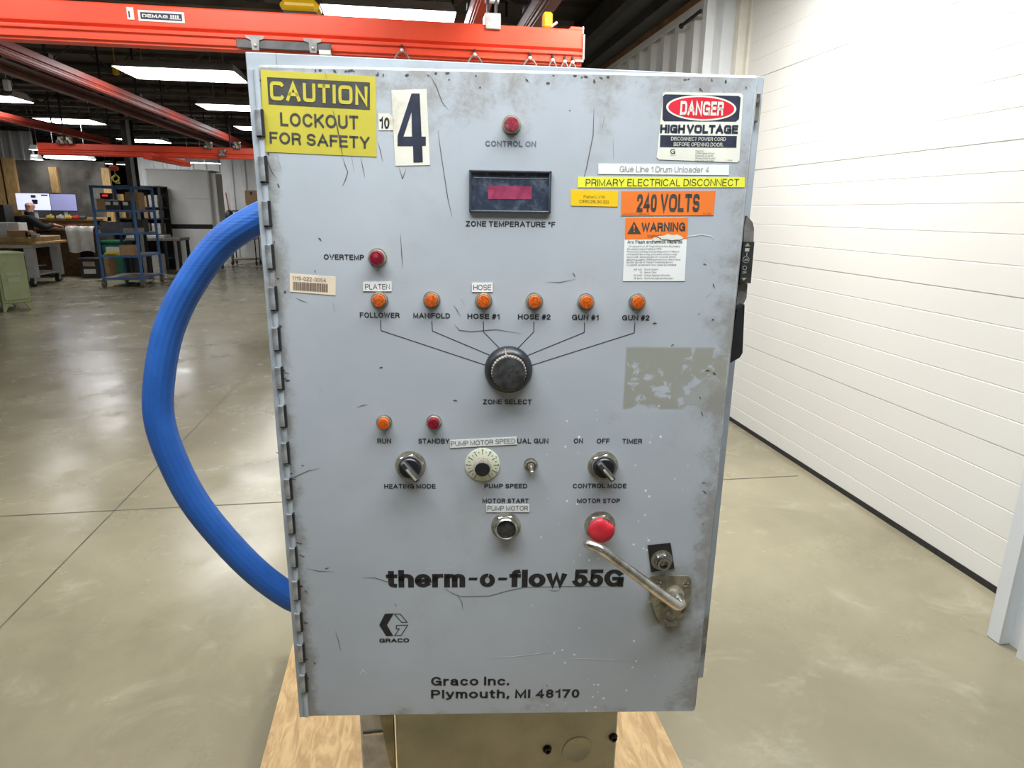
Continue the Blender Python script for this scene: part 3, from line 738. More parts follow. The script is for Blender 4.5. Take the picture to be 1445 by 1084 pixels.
for (nm, t, q, tx) in (('light_label', 'PLATEN', [(512.6, 397.6), (552.7, 397.4), (552.8, 411), (512.6, 410.9)], (515.6, 408.2, 550.6, 408.2, 400.8)),
                       ('light_label', 'HOSE', [(666, 399), (695.3, 398.7), (695.3, 411.9), (666, 412)], (668.2, 409, 693.2, 409, 401.6)),
                       ('speed_label', 'PUMP MOTOR SPEED', [(635.2, 621.2), (729, 616.3), (729.6, 626.9), (635.2, 631.9)], (636.9, 629.2, 727.4, 625, 622.8)),
                       ('motor_label', 'PUMP MOTOR', [(686.1, 711.7), (747, 711.3), (747, 722.4), (686.1, 722.6)], (688.1, 720.2, 744.8, 720, 713.6))):
    sticker(nm, 'white label strip reading '+t, q, WHT, out0=.0004, extra=lambda s_, o, t=t, tx=tx: wr(s_, t, *tx, o, 1, 0), mats=[INK])

# ---- legends printed on the enamel
def legend(t, x0, y0, x1, y1, top, bold=.031, m=None, name='printed_legend', space=1.0, shear=0):
    s_ = DM(); wr(s_, t, x0, y0, x1, y1, top, .0003, 0, bold, shear, space)
    dpart(name, s_, m or INKW, 'printed maker name line' if 'Inc' in t else 'printed address line' if '48170' in t else 'printed legend '+t)
for a in (('FOLLOWER', 507.9, 448.1, 564, 448.7, 440.8), ('MANIFOLD', 583.3, 448.8, 635.1, 449.4, 441.5), ('HOSE #1', 659.7, 449.8, 704.9, 450.3, 442.5),
          ('HOSE #2', 730.8, 450.6, 776.6, 451, 443.2), ('GUN #1', 806.9, 451.4, 844.7, 451.7, 443.9), ('GUN #2', 877.6, 452, 916.2, 452.3, 444.7),
          ('ZONE SELECT', 681.6, 570.4, 750.4, 570.5, 563.6), ('RUN', 532.6, 626, 552.1, 626, 618.8), ('STANDBY', 590.4, 626, 634.3, 626, 618.9),
          ('DUAL GUN', 722.6, 625.8, 773.8, 625.7, 618.7), ('ON', 809.4, 625.5, 822.5, 625.5, 618.8), ('OFF', 842, 625.7, 860, 625.7, 618.9), ('TIMER', 877.9, 626, 905.9, 626, 619.2),
          ('HEATING MODE', 542.3, 689.6, 614.8, 689.4, 683), ('PUMP SPEED', 683.6, 689, 743.9, 689, 682.6), ('CONTROL MODE', 808.2, 689, 883.7, 689, 682.4),
          ('MOTOR START', 680.9, 710, 746, 710, 703.4), ('MOTOR STOP', 814.3, 709.8, 874.9, 709.8, 703.4), ('ZONE TEMPERATURE \u00b0F', 657.4, 319.4, 783.4, 320.6, 311.8),
          ('OVERTEMP', 457.1, 366.2, 513.9, 367, 358.7)): legend(*a, space=1.06)
legend('CONTROL ON', 684.8, 206.4, 756.4, 207.2, 198.4, m=mat('glare_blue_print', (.115, .13, .19), .55, 0, 40, .5, dirt=((.33, .37, .42), .62)))  # glare over this lettering is put into its blue-grey colour
legend('Graco Inc.', 608.3, 967.6, 718.4, 967.2, 955.2, .034, INK, space=1.05); legend('Plymouth, MI 48170', 608.3, 985.6, 817.3, 984.6, 973.6, .034, INK, space=1.03)
BIG = mat('chipped_black_print', (.013, .013, .014), .5, 0, 120, .3, dirt=((.30, .32, .33), .68))
s_ = DM()
for (t, x0, x1) in (('therm', 545, 656.5), ('-', 661, 673), ('o', 677, 698.5), ('-', 702.5, 715), ('flow', 718.5, 799), ('55G', 808, 879.5)):
    if t == '-': s_.flat(quad([(x0+1, 815.2), (x1+1, 815.2), (x1, 818.8), (x0, 818.8)], 0), .0003, 0); continue
    yb = 828.9-(x0-545)*.0035
    wr(s_, t, x0, yb, x1, yb-.2, yb-24.3, .0003, 0, 0, 0, .36, 0, .30, .70)
s_.flat(quad([(690, 808.5), (687.5, 816.5), (689.6, 816.2), (685.2, 826.8), (690.4, 815.2), (688.4, 815.4), (691.5, 808.5)], 0), .0006, 1)
dpart('brand_lettering', s_, [BIG, BODYP], 'bold black lettering above the logo')
# hexagonal emblem with its wordmark
f = lambda p: dp(510+p[0]/3.6125, 780+p[1]/3.6125)
s_ = DM()
s_.flat([f(p) for p in ((120, 311), (165, 310), (130, 368), (163, 424), (127, 425), (91, 369))], .0003, 0)
def outline(P, w_):
    Q = [Vector(f(p)) for p in P]
    for i in range(len(Q)):
        a, c = Q[i], Q[(i+1) % len(Q)]; t = (c-a).normalized(); n = Vector((-t.y, t.x))*w_/2; a = a-t*w_/2; c = c+t*w_/2
        s_.flat([tuple(a-n), tuple(c-n), tuple(c+n), tuple(a+n)], .0003, 0)
outline(((169, 313), (199, 313), (233, 354), (206, 355)), .0011)
outline(((178, 370), (236, 369), (203, 421), (170, 422), (193, 388), (178, 388)), .0011)
wr(s_, 'GRACO', 535.5, 906.6, 577.3, 906.3, 901.2, .0003, 0, 0, 0, .9, 3.2, .24)
dpart('emblem', s_, INK, 'black hexagonal emblem printed low on the door')
# branching lines from the legends to the selector knob
s_ = DM()
for L in (((537.1, 452.4), (537.8, 466.4), (684, 514.8)), ((609.5, 453.1), (610.2, 467), (690, 500.6)), ((682, 453.7), (682.6, 468.7), (704.6, 491)), ((753.4, 454.7), (753.4, 468), (731.2, 491)),
          ((824.8, 455.4), (824.5, 469), (744.5, 501.6)), ((895.9, 455.7), (894.9, 469.7), (751, 515.2))):
    for a, c in zip(L, L[1:]):
        A, B = Vector(dp(*a)), Vector(dp(*c)); t = (B-A).normalized(); n = Vector((-t.y, t.x))*.00045; A = A-t*.0004; B = B+t*.0004
        s_.flat([tuple(A-n), tuple(B-n), tuple(B+n), tuple(A+n)], .0003, 0)
dpart('printed_lines', s_, INK, 'thin black lines fanning out above the selector knob')

# ---- fittings on the door
def at_d(x, y): u, v = dp(x, y); return Matrix.Translation((u, v, 0))
HALO = mat('oily_ring', (.20, .185, .14), .6, 0, 70, .4)
def lens_mat(n, c):
    m, nt, b_ = nt_of(n); v = coords(nt); vo = nt.nodes.new('ShaderNodeTexVoronoi'); nt.links.new(v, vo.inputs['Vector']); vo.inputs['Scale'].default_value = 420
    nt.links.new(mixc(nt, sstep(nt, vo.outputs['Distance'], .2, .7), c, tuple(x*.55 for x in c)), b_.inputs['Base Color'])
    b_.inputs['Roughness'].default_value = .18; b_.inputs['Transmission Weight'].default_value = .15; b_.inputs['IOR'].default_value = 1.5
    return m
AMB = lens_mat('amber_lens', (.78, .145, .018)); RDL = lens_mat('ruby_lens', (.30, .012, .030)); PNK = lens_mat('faded_ruby_lens', (.42, .06, .085))
BRASSY = mat('tarnished_nickel', (.56, .52, .42), .32, .9, 60, .3, .05)
def pilot(x, y, r, lens, label):
    M = at_d(x, y); k = .000927*.92*r
    s_ = DM(); s_.lathe([(k*1.16, 0), (k*1.16, .0012)], 1, M, 28)
    s_.lathe([(k, .0003), (k, .0035), (k*.93, .0050), (k*.86, .0050), (k*.84, .0035)], 0, M, 28)
    bz = dpart('indicator_light', s_, [BRASSY, HALO], label)
    s_ = DM(); rl = k*.84
    s_.lathe([(rl, .0030), (rl, .0104), (rl*.92, .0116), (rl*.6, .0120), (0, .0121)], 0, M, 28)
    dpart('lens', s_, lens, parent=bz)
pilot(721.7, 176.7, 12, PNK, 'faded red indicator light above CONTROL ON')
pilot(532.9, 363.6, 12.3, RDL, 'dark red indicator light beside OVERTEMP')
for (x, y, t) in ((535.8, 423.2, 'FOLLOWER'), (609.2, 423.2, 'MANIFOLD'), (682.6, 424.2, 'HOSE #1'), (754, 425, 'HOSE #2'), (826.5, 425.8, 'GUN #1'), (898.9, 426, 'GUN #2')):
    pilot(x, y, 11.6, AMB, 'amber indicator light above '+t)
pilot(542.3, 595.4, 11, AMB, 'amber indicator light above RUN'); pilot(612.4, 595.4, 11, RDL, 'dark red indicator light above STANDBY')
# temperature display: frame and recessed smoked window
s_ = DM(); O = quad([(662.1, 239.7), (779.4, 241.1), (776.1, 300.3), (662.1, 299.9)], 0)
u0, u1, v0, v1 = O[3][0], O[1][0]-.001, O[3][1], O[0][1]
for (a, c, e_, g) in ((u0, u1, v1-.003, v1), (u0, u1, v0, v0+.003), (u0, u0+.003, v0, v1), (u1-.003, u1, v0, v1)): s_.bx(a, c, e_, g, 0, .0045, 0, .0008)
fr = dpart('display_frame', s_, mat('black_bezel', (.028, .033, .042), .45, 0, 60, .3))
s_ = DM(); s_.bx(u0+.003, u1-.003, v0+.003, v1-.003, .0002, .0016, 0)
s_.bx(u0+.006, u1-.004, v1-.0095, v1-.009, .0016, .0020, 1)
R4 = quad([(688.5, 262.3), (750.6, 263), (750.2, 281.4), (688.8, 281)], .0016); s_.flat(R4, .0019, 2)
m, nt, b_ = nt_of('scuffed_smoked_window'); v = coords(nt)
n1 = sstep(nt, noise(nt, v, 55, 7, .7), .45, .72)
nt.links.new(mixc(nt, n1, (.030, .038, .058), (.10, .12, .15)), b_.inputs['Base Color']); b_.inputs['Roughness'].default_value = .22; bump(nt, b_, noise(nt, v, 90, 3), .12, .002)
dpart('display_window', s_, [m, GREYP, mat('unlit_red_filter', (.27, .04, .085), .3, 0, 60, .35)], 'smoked window with a red digit strip', fr)
# big selector knob
M = at_d(717.5, 521.5); k = .0315
s_ = DM(); s_.lathe([(k+.001, 0), (k+.001, .003), (k*.93, .010), (k*.80, .0135), (k*.70, .0140)], 0, M, 48)
a = PI*.5+.16; s_.box((dp(717.5, 521.5)[0]+math.cos(a)*k*.86, dp(717.5, 521.5)[1]+math.sin(a)*k*.86, .0122), (.0016, .009, .0022), 1, (math.radians(-18), 0, a-PI/2))
kb = dpart('selector_knob', s_, [BLACKP, mat('bronze_pointer', (.40, .27, .14), .5, 0, 60, .2)], 'large round black selector knob')
s_ = DM(); nseg = 72; vs = []; fs = []
for (r, hh) in ((k*.74, .013), (k*.72, .020), (k*.70, .0215)):
    for i in range(nseg): vs.append(((r+(.0006 if i % 2 else -.0003))*math.cos(2*PI*i/nseg), (r+(.0006 if i % 2 else -.0003))*math.sin(2*PI*i/nseg), hh))
for j_ in range(2):
    for i in range(nseg): i2 = (i+1) % nseg; fs.append((j_*nseg+i, j_*nseg+i2, (j_+1)*nseg+i2, (j_+1)*nseg+i))
s_.add(vs, fs, 0, M); s_.lathe([(k*.70, .0215), (k*.685, .0235), (k*.62, .0240), (0, .0236)], 1, M, 48)
dpart('knurled_cap', s_, [mat('worn_knurl', (.20, .17, .14), .5, 0, 90, .4), BLACKD], parent=kb)
# two knob switches
def hexnut(mb, M, r, h0, h1, mi=0, a0=.3):
    mb.lathe([(r, h0), (r, h1-.0012), (r*.93, h1), (r*.80, h1), (r*.78, h1-.002)], mi, M, 6, a0); mb.lathe([(r*.90, h1-.0005), (r*.86, h1+.0035), (r*.78, h1+.0035), (r*.76, h1-.0015)], mi, M, 28)
def switch(x, y, dx, dy, label):
    M = at_d(x, y); s_ = DM()
    s_.lathe([(.0215, 0), (.0215, .0008)], 1, M, 30); hexnut(s_, M, .0195, .0006, .0070)
    sw = dpart('rotary_switch', s_, [STEEL, HALO], label)
    s_ = DM(); s_.lathe([(.0148, .006), (.0148, .0125), (.0135, .0140), (0, .0140)], 0, M, 30); dpart('switch_knob', s_, BLACKP, parent=sw)
    a = math.atan2(dy, dx); u, v = dp(x, y)
    s_ = DM(); T = Matrix.Translation((u+math.cos(a)*.002, v+math.sin(a)*.002, .018)) @ Matrix.Rotation(a, 4, 'Z')
    t = MB(); t.box((0, 0, 0), (.0345, .0085, .011), 0, None, .002); t.box((.004, 0, .0058), (.020, .0030, .0014), 1); s_.add(t.v, t.f, 0, T)
    s_.m[-6:] = [1]*6
    dpart('switch_lever', s_, [BLACKD, mat('worn_lever_stripe', (.45, .40, .30), .5, 0, 80, .3)], parent=sw)
switch(579.5, 656.8, 60, -78, 'hexagon-nutted rotary switch above HEATING MODE'); switch(850.8, 656.8, 62, -72, 'hexagon-nutted rotary switch above CONTROL MODE')
# dial with scale and ribbed knob
M = at_d(680.9, 655.6); u, v = dp(680.9, 655.6)
s_ = DM(); s_.lathe([(.0245, 0), (.0245, .0014), (.0238, .0018), (0, .0018)], 0, M, 44)
for i in range(41):
    a = math.radians(240-i*7.5); r0_, r1_ = (.0155 if i % 4 == 0 else .0182), .0205
    if i % 4 and i % 2: continue
    p0 = Vector((u+math.cos(a)*r0_, v+math.sin(a)*r0_)); p1 = Vector((u+math.cos(a)*r1_, v+math.sin(a)*r1_)); n = Vector((-math.sin(a), math.cos(a)))*.00035
    s_.flat([tuple(p0-n), tuple(p1-n), tuple(p1+n), tuple(p0+n)], .0020, 1)
for i in range(11):
    a = math.radians(240-i*30); c = Vector((u+math.cos(a)*.0222, v+math.sin(a)*.0222)); write(s_, str(i), (c.x-.0012, c.y-.0014), (c.x+.0012, c.y-.0014), .0028, .0020, 1, .01)
dial = dpart('speed_dial', s_, [mat('yellowed_dial_plate', (.60, .60, .44), .4, 0, 30, .08), INK], 'round cream dial with a number scale')
s_ = DM(); vs = []; fs = []; nseg = 48
for (r, hh) in ((.0112, .0018), (.0108, .0170), (.0102, .0185)):
    for i in range(nseg): q = r+(.0005 if i % 2 else -.0003); vs.append((q*math.cos(2*PI*i/nseg), q*math.sin(2*PI*i/nseg), hh))
for j_ in range(2):
    for i in range(nseg): i2 = (i+1) % nseg; fs.append((j_*nseg+i, j_*nseg+i2, (j_+1)*nseg+i2, (j_+1)*nseg+i))
s_.add(vs, fs, 0, M); s_.lathe([(.0103, .0184), (.0098, .0192), (0, .0192)], 1, M, 30)
dpart('dial_knob', s_, [mat('grey_brown_ribs', (.19, .16, .13), .5, 0, 90, .4), BLACKP], parent=dial)
# toggle
M = at_d(748.8, 655.5); u, v = dp(748.8, 655.5)
s_ = DM(); s_.lathe([(.0100, 0), (.0100, .0008)], 1, M, 24); hexnut(s_, M, .0085, .0006, .004); s_.lathe([(.0058, .004), (.0050, .008), (.0038, .0085)], 0, M, 18)
tg = dpart('toggle_switch', s_, [DSTEEL, HALO], 'small metal toggle switch')
s_ = DM(); s_.cyl((u, v, .007), (u+.0008, v-.004, .019), .0020, .0032); s_.ball((u+.0008, v-.0042, .0195), .0034, 0, 12, 8); dpart('toggle_lever', s_, STEEL, parent=tg)
# start button, stop button
M = at_d(714.1, 742.2)
s_ = DM(); s_.lathe([(.0215, 0), (.0215, .0008)], 1, M, 30); hexnut(s_, M, .0195, .0006, .0062, 0, .1); s_.lathe([(.0165, .006), (.0165, .011), (.0150, .0125), (.0138, .0115), (.0137, .0062)], 0, M, 32)
sb = dpart('start_button', s_, [STEEL, HALO], 'flush black push button in a steel ring')
s_ = DM(); s_.lathe([(.0136, .006), (.0136, .0095), (.0125, .0102), (0, .0102)], 0, M, 32); dpart('button_cap', s_, BLACKD, parent=sb)
M = at_d(846.3, 741); u, v = dp(846.3, 741)
s_ = DM(); s_.lathe([(.0225, 0), (.0225, .0008)], 1, M, 30); hexnut(s_, M, .0195, .0006, .0068, 0, .2); s_.lathe([(.0150, .006), (.0150, .014)], 0, M, 30)
eb = dpart('stop_button', s_, [DSTEEL, HALO], 'red mushroom push button with a broken rim')
s_ = DM(); RS = .0192; nn = 60; pl = []
for i in range(nn):
    a = 2*PI*i/nn; r = RS
    da = math.atan2(math.sin(a-1.0), math.cos(a-1.0))
    if abs(da) < .60: r = RS*(1-.20*(1-(da/.60)**2)-.03*math.sin(a*23))
    pl.append((math.cos(a)*r, math.sin(a)*r))
vs = []; fs = []
lev = [(.80, .012), (.97, .0135), (1.0, .0160), (.97, .0185), (.85, .0208), (.60, .0222), (.30, .0228)]
for (q, hh) in lev: vs += [(p[0]*q, p[1]*q, hh) for p in pl]
vs.append((0, 0, .0230))
for j_ in range(len(lev)-1):
    for i in range(nn): i2 = (i+1) % nn; fs.append((j_*nn+i, j_*nn+i2, (j_+1)*nn+i2, (j_+1)*nn+i))
for i in range(nn): fs.append(((len(lev)-1)*nn+i, (len(lev)-1)*nn+(i+1) % nn, len(vs)-1))
s_.add(vs, fs, 0, M); dpart('mushroom_cap', s_, mat('chipped_red_plastic', (.50, .014, .026), .5, 0, 120, .08, dirt=((.10, .025, .025), .55)), parent=eb)
# key lock above the handle
s_ = DM(); s_.prism(quad([(913.7, 769.4), (946, 766), (951.5, 802), (918.5, 807)], 0), 0, .0012, 0)
M = at_d(933.5, 790); s_.lathe([(.016, .001), (.016, .0022), (.0150, .0022)], 1, M, 30)
lk = dpart('lock_plate', s_, [mat('oily_black', (.016, .015, .012), .45, 0, 60, .4), DSTEEL], 'black square plate under the lock nut')
s_ = DM(); hexnut(s_, M, .0128, .0010, .0085, 0, .25); s_.lathe([(.0095, .0085), (.0095, .0150), (.0068, .0150), (.0066, .0072), (0, .0072)], 0, M, 26)
s_.box((dp(933.5, 790)[0], dp(933.5, 790)[1], .0085), (.002, .011, .003), 0, (0, 0, -.4)); dpart('lock_nut', s_, STEEL, parent=lk)
# door handle
f = lambda x, y: (780+x/5.162, 690+y/5.162)
s_ = DM(); s_.prism(quad([f(700, 640), f(715, 630), f(985, 630), f(1005, 655), f(1003, 790), f(985, 830), f(925, 965), f(790, 975), f(755, 930), f(705, 790)], 0), 0, .0022, 0)
GRIMY = mat('greasy_handle_steel', (.34, .31, .235), .36, .75, 45, .35, .08, dirt=((.09, .08, .045), .56))
hp = dpart('handle_plate', s_, GRIMY, 'grimy steel escutcheon plate')
for (x, y) in ((965, 685), (765, 680)):
    M = at_d(*f(x, y)); s_ = DM(); s_.lathe([(.0046, .0022), (.0046, .0034), (.0030, .0046), (0, .0048)], 0, M, 16)
    s_.box((dp(*f(x, y))[0], dp(*f(x, y))[1], .0047), (.0075, .0011, .0008), 1); dpart('screw', s_, [STEEL, BLACKM], parent=hp)
M = at_d(*f(880, 760)); s_ = DM(); s_.lathe([(.0145, .002), (.0140, .008), (.0115, .010), (.0110, .028)], 0, M, 26); dpart('spindle_boss', s_, GRIMY, parent=hp)
M = at_d(*f(850, 915)); u, v = dp(*f(850, 930)); s_ = DM(); s_.bx(u-.009, u+.010, v-.006, v-.004, .002, .016); s_.lathe([(.006, .002), (.006, .008), (.003, .008)], 0, M, 14)
dpart('padlock_tab', s_, GRIMY, parent=hp)
def D3(x, y, o): u, v = dp(*f(x, y), o); return (u, v, o)
P = [D3(905, 795, .020), D3(925, 830, .030), D3(905, 845, .036), D3(850, 810, .040), D3(700, 700, .042), D3(540, 580, .042), D3(420, 490, .042), D3(340, 435, .040), D3(270, 405, .034), D3(255, 398, .026)]
s_ = DM(); s_.tube(P, lambda t: .0092-.0022*min(1, t*1.6)-(.0022 if t > .97 else 0), 12, 0, 6, 1.0)
dpart('handle_lever', s_, mat('worn_chrome', (.56, .53, .46), .25, .95, 40, .3, .1, dirt=((.20, .18, .10), .60)), 'long bent chrome lever')

# flange-mounted disconnect on the body's right front rim
s_ = MB()
def C3(x, y, o=0.0):                          # photo point on a plane parallel to the body front, o towards the viewer
    p = onY(x, y, CABL.y-o); return p-CABL
def cprism(mb, pts, o0, o1, mi=0):
    A = [C3(*p, o1) for p in pts]; n = len(A); B = [Vector((a.x, -o0, a.z)) for a in A]
    mb.add(A+B, [tuple(range(n)), tuple(range(n, 2*n))[::-1]]+[(i, i+n, (i+1) % n+n, (i+1) % n) for i in range(n)], mi)
f = lambda x, y: (960+x/3.871, 280+y/3.871)
cprism(s_, [f(350, 150), f(365, 95), f(395, 130), f(403, 165), f(400, 238), f(345, 238)], .004, .026); 
dis = s_.build('disconnect_switch', mat('grimy_grey_casting', (.20, .185, .165), .55, .2, 40, .3, .1, dirt=((.09, .06, .05), .58)), cab); dis['label'] = 'grey disconnect switch on the right edge'
s_ = MB(); cprism(s_, [f(318, 465), f(368, 465), f(362, 545), f(330, 608), f(305, 600)], .004, .026); s_.build('switch_base', mat('grimy_grey_casting', (0, 0, 0)), dis)
s_ = MB(); cprism(s_, [f(345, 236), f(405, 238), f(385, 465), f(325, 460)], .010, .032, 0)
PLT = mat('dark_olive_plate', (.030, .031, .026), .45, 0, 40, .3); s_.build('switch_plate', [PLT], dis)
s_ = MB(); TANP = mat('tan_print', (.42, .36, .20), .5, 0, 40, .2); PALEP = mat('pale_print', (.50, .50, .47), .5, 0, 40, .2)
def cflat(pts, mi): s_.add([C3(*f(*p), .0326) for p in pts], [tuple(range(len(pts)))], mi)
cflat([(352, 262), (382, 262), (368, 243)], 0); cflat([(334, 434), (362, 434), (346, 450)], 0)
cflat([(354, 272), (378, 272), (376, 290), (352, 290)], 1); cflat([(363, 296), (366, 296), (364, 314), (361, 314)], 1)
for i in range(20):
    a0, a1 = 2*PI*i/20, 2*PI*(i+1)/20
    for (cx, cy, ro, ri) in ((359, 335, 18, 16), (352, 379, 12, 9)):
        cflat([(cx+ri*math.cos(a0), cy+ri*math.sin(a0)), (cx+ro*math.cos(a0), cy+ro*math.sin(a0)), (cx+ro*math.cos(a1), cy+ro*math.sin(a1)), (cx+ri*math.cos(a1), cy+ri*math.sin(a1))], 1)
for (t, x0, x1, yb, yt) in (('AB', 349, 369, 341, 329), ('OFF', 339, 362, 412, 397)):
    a = C3(*f(x0, yb), .0327); c = C3(*f(x1, yb), .0327); tp = C3(*f(x0, yt), .0327); g = MB(Matrix(((1, 0, 0, 0), (0, 0, -1, 0), (0, 1, 0, 0), (0, 0, 0, 1))))
    write(g, t, (a.x, a.z), (c.x, c.z), tp.z-a.z, .0327, 1, .02); s_.v += g.v; s_.f += [[i+len(s_.v)-len(g.v) for i in q] for q in g.f]; s_.m += g.m
s_.build('switch_print', [TANP, PALEP], dis)
s_ = MB(); cprism(s_, [f(310, 605), f(352, 580), f(340, 845), f(325, 870), f(272, 900), f(285, 760)], .006, .040); s_.build('switch_handle', BLACKP, dis)

# ------------------------------------------------------------------ pedestal, pallet, hose
PED = mat('olive_grimy_enamel', (.46, .44, .30), .5, 0, 7, .2, .06, dirt=((.28, .23, .15), .55))
ped = thing('machine_pedestal', 'olive grimy steel pedestal box under the grey control cabinet', 'pedestal', (.155, .95, .12))
s_ = MB(); s_.bx(-.197, .197, .0, .20, 0, .6365, 0, .003); s_.bx(-.19, .19, -.001, .0, .615, .6365, 1); s_.build('housing', [PED, BLACKM], ped)  # black strip paints the door's shade along the housing top
for (x, y, r) in ((772, 1057, .0062), (865, 1040, .0062)):
    p = onY(x, y, .95)-Vector((.155, .95, .12)); s_ = MB(); M = Matrix.Translation(p) @ Matrix.Rotation(PI/2, 4, 'X')
    s_.lathe([(.0085, 0), (.0085, .001)], 0, M, 20); s_.lathe([(r, .001), (r, .007), (r*.6, .007), (r*.55, .003), (0, .003)], 0, M, 6); s_.build('bolt', BLACKM, ped)
p = onY(815, 1058, .95)-Vector((.155, .95, .12)); s_ = MB(); s_.lathe([(.028, 0), (.028, .0012), (.024, .0016), (.022, .0006), (0, .0006)], 0, Matrix.Translation(p) @ Matrix.Rotation(PI/2, 4, 'X'), 30); s_.build('knockout', PED, ped)
BRK = mat('chipped_grey_bracket', (.74, .72, .71), .6, .1, 25, .2, .15, dirt=((.34, .31, .22), .55))
br = thing('mounting_post', 'chipped grey steel post standing left of the olive pedestal', 'post', (-.073, .97, .12))
s_ = MB(); s_.bx(-.030, .026, 0, .05, 0, .636, 0, .003); s_.build('tube', BRK, br)
s_ = MB(); s_.prism([(.0, .636), (.027, .636), (.027, .45), (.018, .47), (.006, .56)], -.012, 0, 0, Matrix(((1, 0, 0, 0), (0, 0, 1, 0), (0, 1, 0, 0), (0, 0, 0, 1)))); s_.build('gusset', mat('olive_gusset', (.36, .33, .20), .5, .2, 25, .3), br)
s_ = MB(); s_.bx(-.026, .012, -.004, .0, .528, .532); s_.build('weld_bead', STEEL, br)

m, nt, b_ = nt_of('strand_board'); v = coords(nt, (1, 1, 1))
n1 = noise(nt, coords(nt, (14, 3, 1)), 2.6, 6, .65, 1.2); n2 = noise(nt, v, 7, 6, .6)
c = mixc(nt, sstep(nt, n1, .35, .68), (.40, .25, .105), (.60, .42, .20)); c = mixc(nt, mth(nt, 'MULTIPLY', sstep(nt, n2, .55, .78), .6), c, (.28, .17, .08))
nt.links.new(c, b_.inputs['Base Color']); b_.inputs['Roughness'].default_value = .6; bump(nt, b_, n1, .2, .01)
pal = thing('wooden_pallet', 'wooden pallet with a plywood deck carrying the olive pedestal', 'pallet', (.13, 1.2, 0))
s_ = MB(); s_.prism([(-.545, -1.0), (.548, -1.0), (.548, .42), (.16, .93), (-.545, .93)], .102, .12, 0); s_.build('deck', m, pal)
for x in (-.50, 0, .50):
    s_ = MB(); s_.bx(x-.045, x+.045, -.98, .40, .018, .102, 0, .002); s_.build('runner', WOOD, pal)
for y in (-.95, -.3, .36):
    s_ = MB(); s_.bx(-.54, .54, y-.05, y+.05, 0, .018); s_.build('bottom_board', WOOD, pal)

m, nt, b_ = nt_of('blue_braided_sleeve')
t_ = nt.nodes.new('ShaderNodeTexCoord'); v = coords(nt, (1, 1, 1))
wv = nt.nodes.new('ShaderNodeTexWave'); wv.wave_type = 'BANDS'; nt.links.new(v, wv.inputs['Vector']); wv.inputs['Scale'].default_value = 150; wv.bands_direction = 'Z'; wv.inputs['Distortion'].default_value = 1.2
n2 = noise(nt, v, 12, 4)
c = mixc(nt, sstep(nt, n2, .3, .7), (.008, .075, .32), (.014, .115, .45)); c = mixc(nt, mth(nt, 'MULTIPLY', wv.outputs['Fac'], .22), c, (.035, .18, .56))
nt.links.new(c, b_.inputs['Base Color']); b_.inputs['Roughness'].default_value = .55
bump(nt, b_, wv.outputs['Fac'], .2, .001)
s_ = MB(); YH = 1.05
HP = [onY(x, y, YH) for (x, y) in ((363, 309), (311, 344), (266, 405), (238, 467), (225, 535), (225, 592), (243.5, 649), (275, 709), (319, 764), (364, 809), (409.5, 842))]
p0 = Vector((-.1885, YH, HP[0].z+.012)); p1 = Vector((-.1885, YH, HP[-1].z-.014))
H2 = [p0]+HP+[p1]
# braid: lengthwise ridges on the sleeve
s_.tube(H2, .0215, 64, 0, 10, 1.0, .03)
hose = s_.build('blue_hose', m, None, ang=80); tag(hose, 'thick blue braided hose looping out from the side of the grey cabinet', 'hose')

# ------------------------------------------------------------------ overhead crane and lamps
WHITEM = mat('white_enamel', (.66, .67, .66), .4, 0, 8, .05)
def girder(mb, x0, x1, y, zt, h, w_, mi=0):
    """crane rail section: box top, flared waist, slotted running lip; drawn in (y, z), swept along x"""
    k = h; a = w_/2
    half = [(a*.55, 0), (a*.60, -.03*k), (a*.80, -.05*k), (a*.80, -.50*k), (a*.88, -.53*k), (a*.62, -.60*k), (a*.66, -.63*k), (a*1.0, -.655*k), (a*1.0, -.71*k), (a*.80, -.74*k), (a*.80, -.86*k), (a*.92, -.885*k), (a*.92, -.92*k), (a*.70, -.95*k), (a*.70, -1.0*k), (a*.25, -1.0*k)]
    P = [(y-p[0], zt+p[1]) for p in half]+[(y+p[0], zt+p[1]) for p in half[::-1]]
    n = len(P); mb.add([(x0, *p) for p in P]+[(x1, *p) for p in P], [tuple(range(n)), tuple(range(n, 2*n))[::-1]]+[(i, (i+1) % n, n+(i+1) % n, n+i) for i in range(n)], mi)
Y1 = 4.2
gt0, gt1 = onY(0, -3, Y1), onY(822, 45, Y1); gb1 = onY(822, 96, Y1)
gx1 = onY(819, 60, Y1).x; GT = (gt0.z+gt1.z)/2; GH = GT-gb1.z
cr = thing('crane_bridge', 'long red overhead crane girder running just above the control cabinet', 'crane', (gx1-2, Y1, GT-GH))
base = Vector(cr.location)
s_ = MB(Matrix.Translation(-base)); girder(s_, -3.2, gx1, Y1, GT, GH, .125); s_.build('girder', RED, cr, ang=20)
s_ = MB(Matrix.Translation(-base)); s_.bx(gx1, gx1+.012, Y1-.066, Y1+.066, GT-GH*.84, GT-.03, 0, .003); s_.bx(gx1-.07, gx1+.004, Y1-.030, Y1+.03, GT, GT+.016, 1, .002); s_.bx(gx1+.004, gx1+.010, Y1-.032, Y1+.032, GT-.02, GT+.018)
s_.bx(gx1-.045, gx1+.006, Y1-.066, Y1+.066, GT-GH*.90, GT-GH*.85); s_.build('end_stop', [ZINC, RED], cr)
YS = Y1-.0520                                  # the face that carries the name plate
p0, p1, p2 = onY(197.7, 16.4, YS), onY(256.4, 19.6, YS), onY(197.7, 26.6, YS)
s_ = MB(Matrix.Translation(-base)); s_.bx(p0.x-.012, p1.x+.012, YS-.001, YS+.004, p2.z-.010, p0.z+.008, 0); s_.bx(p0.x, p1.x, YS-.002, YS, p2.z, p0.z-.002, 1)
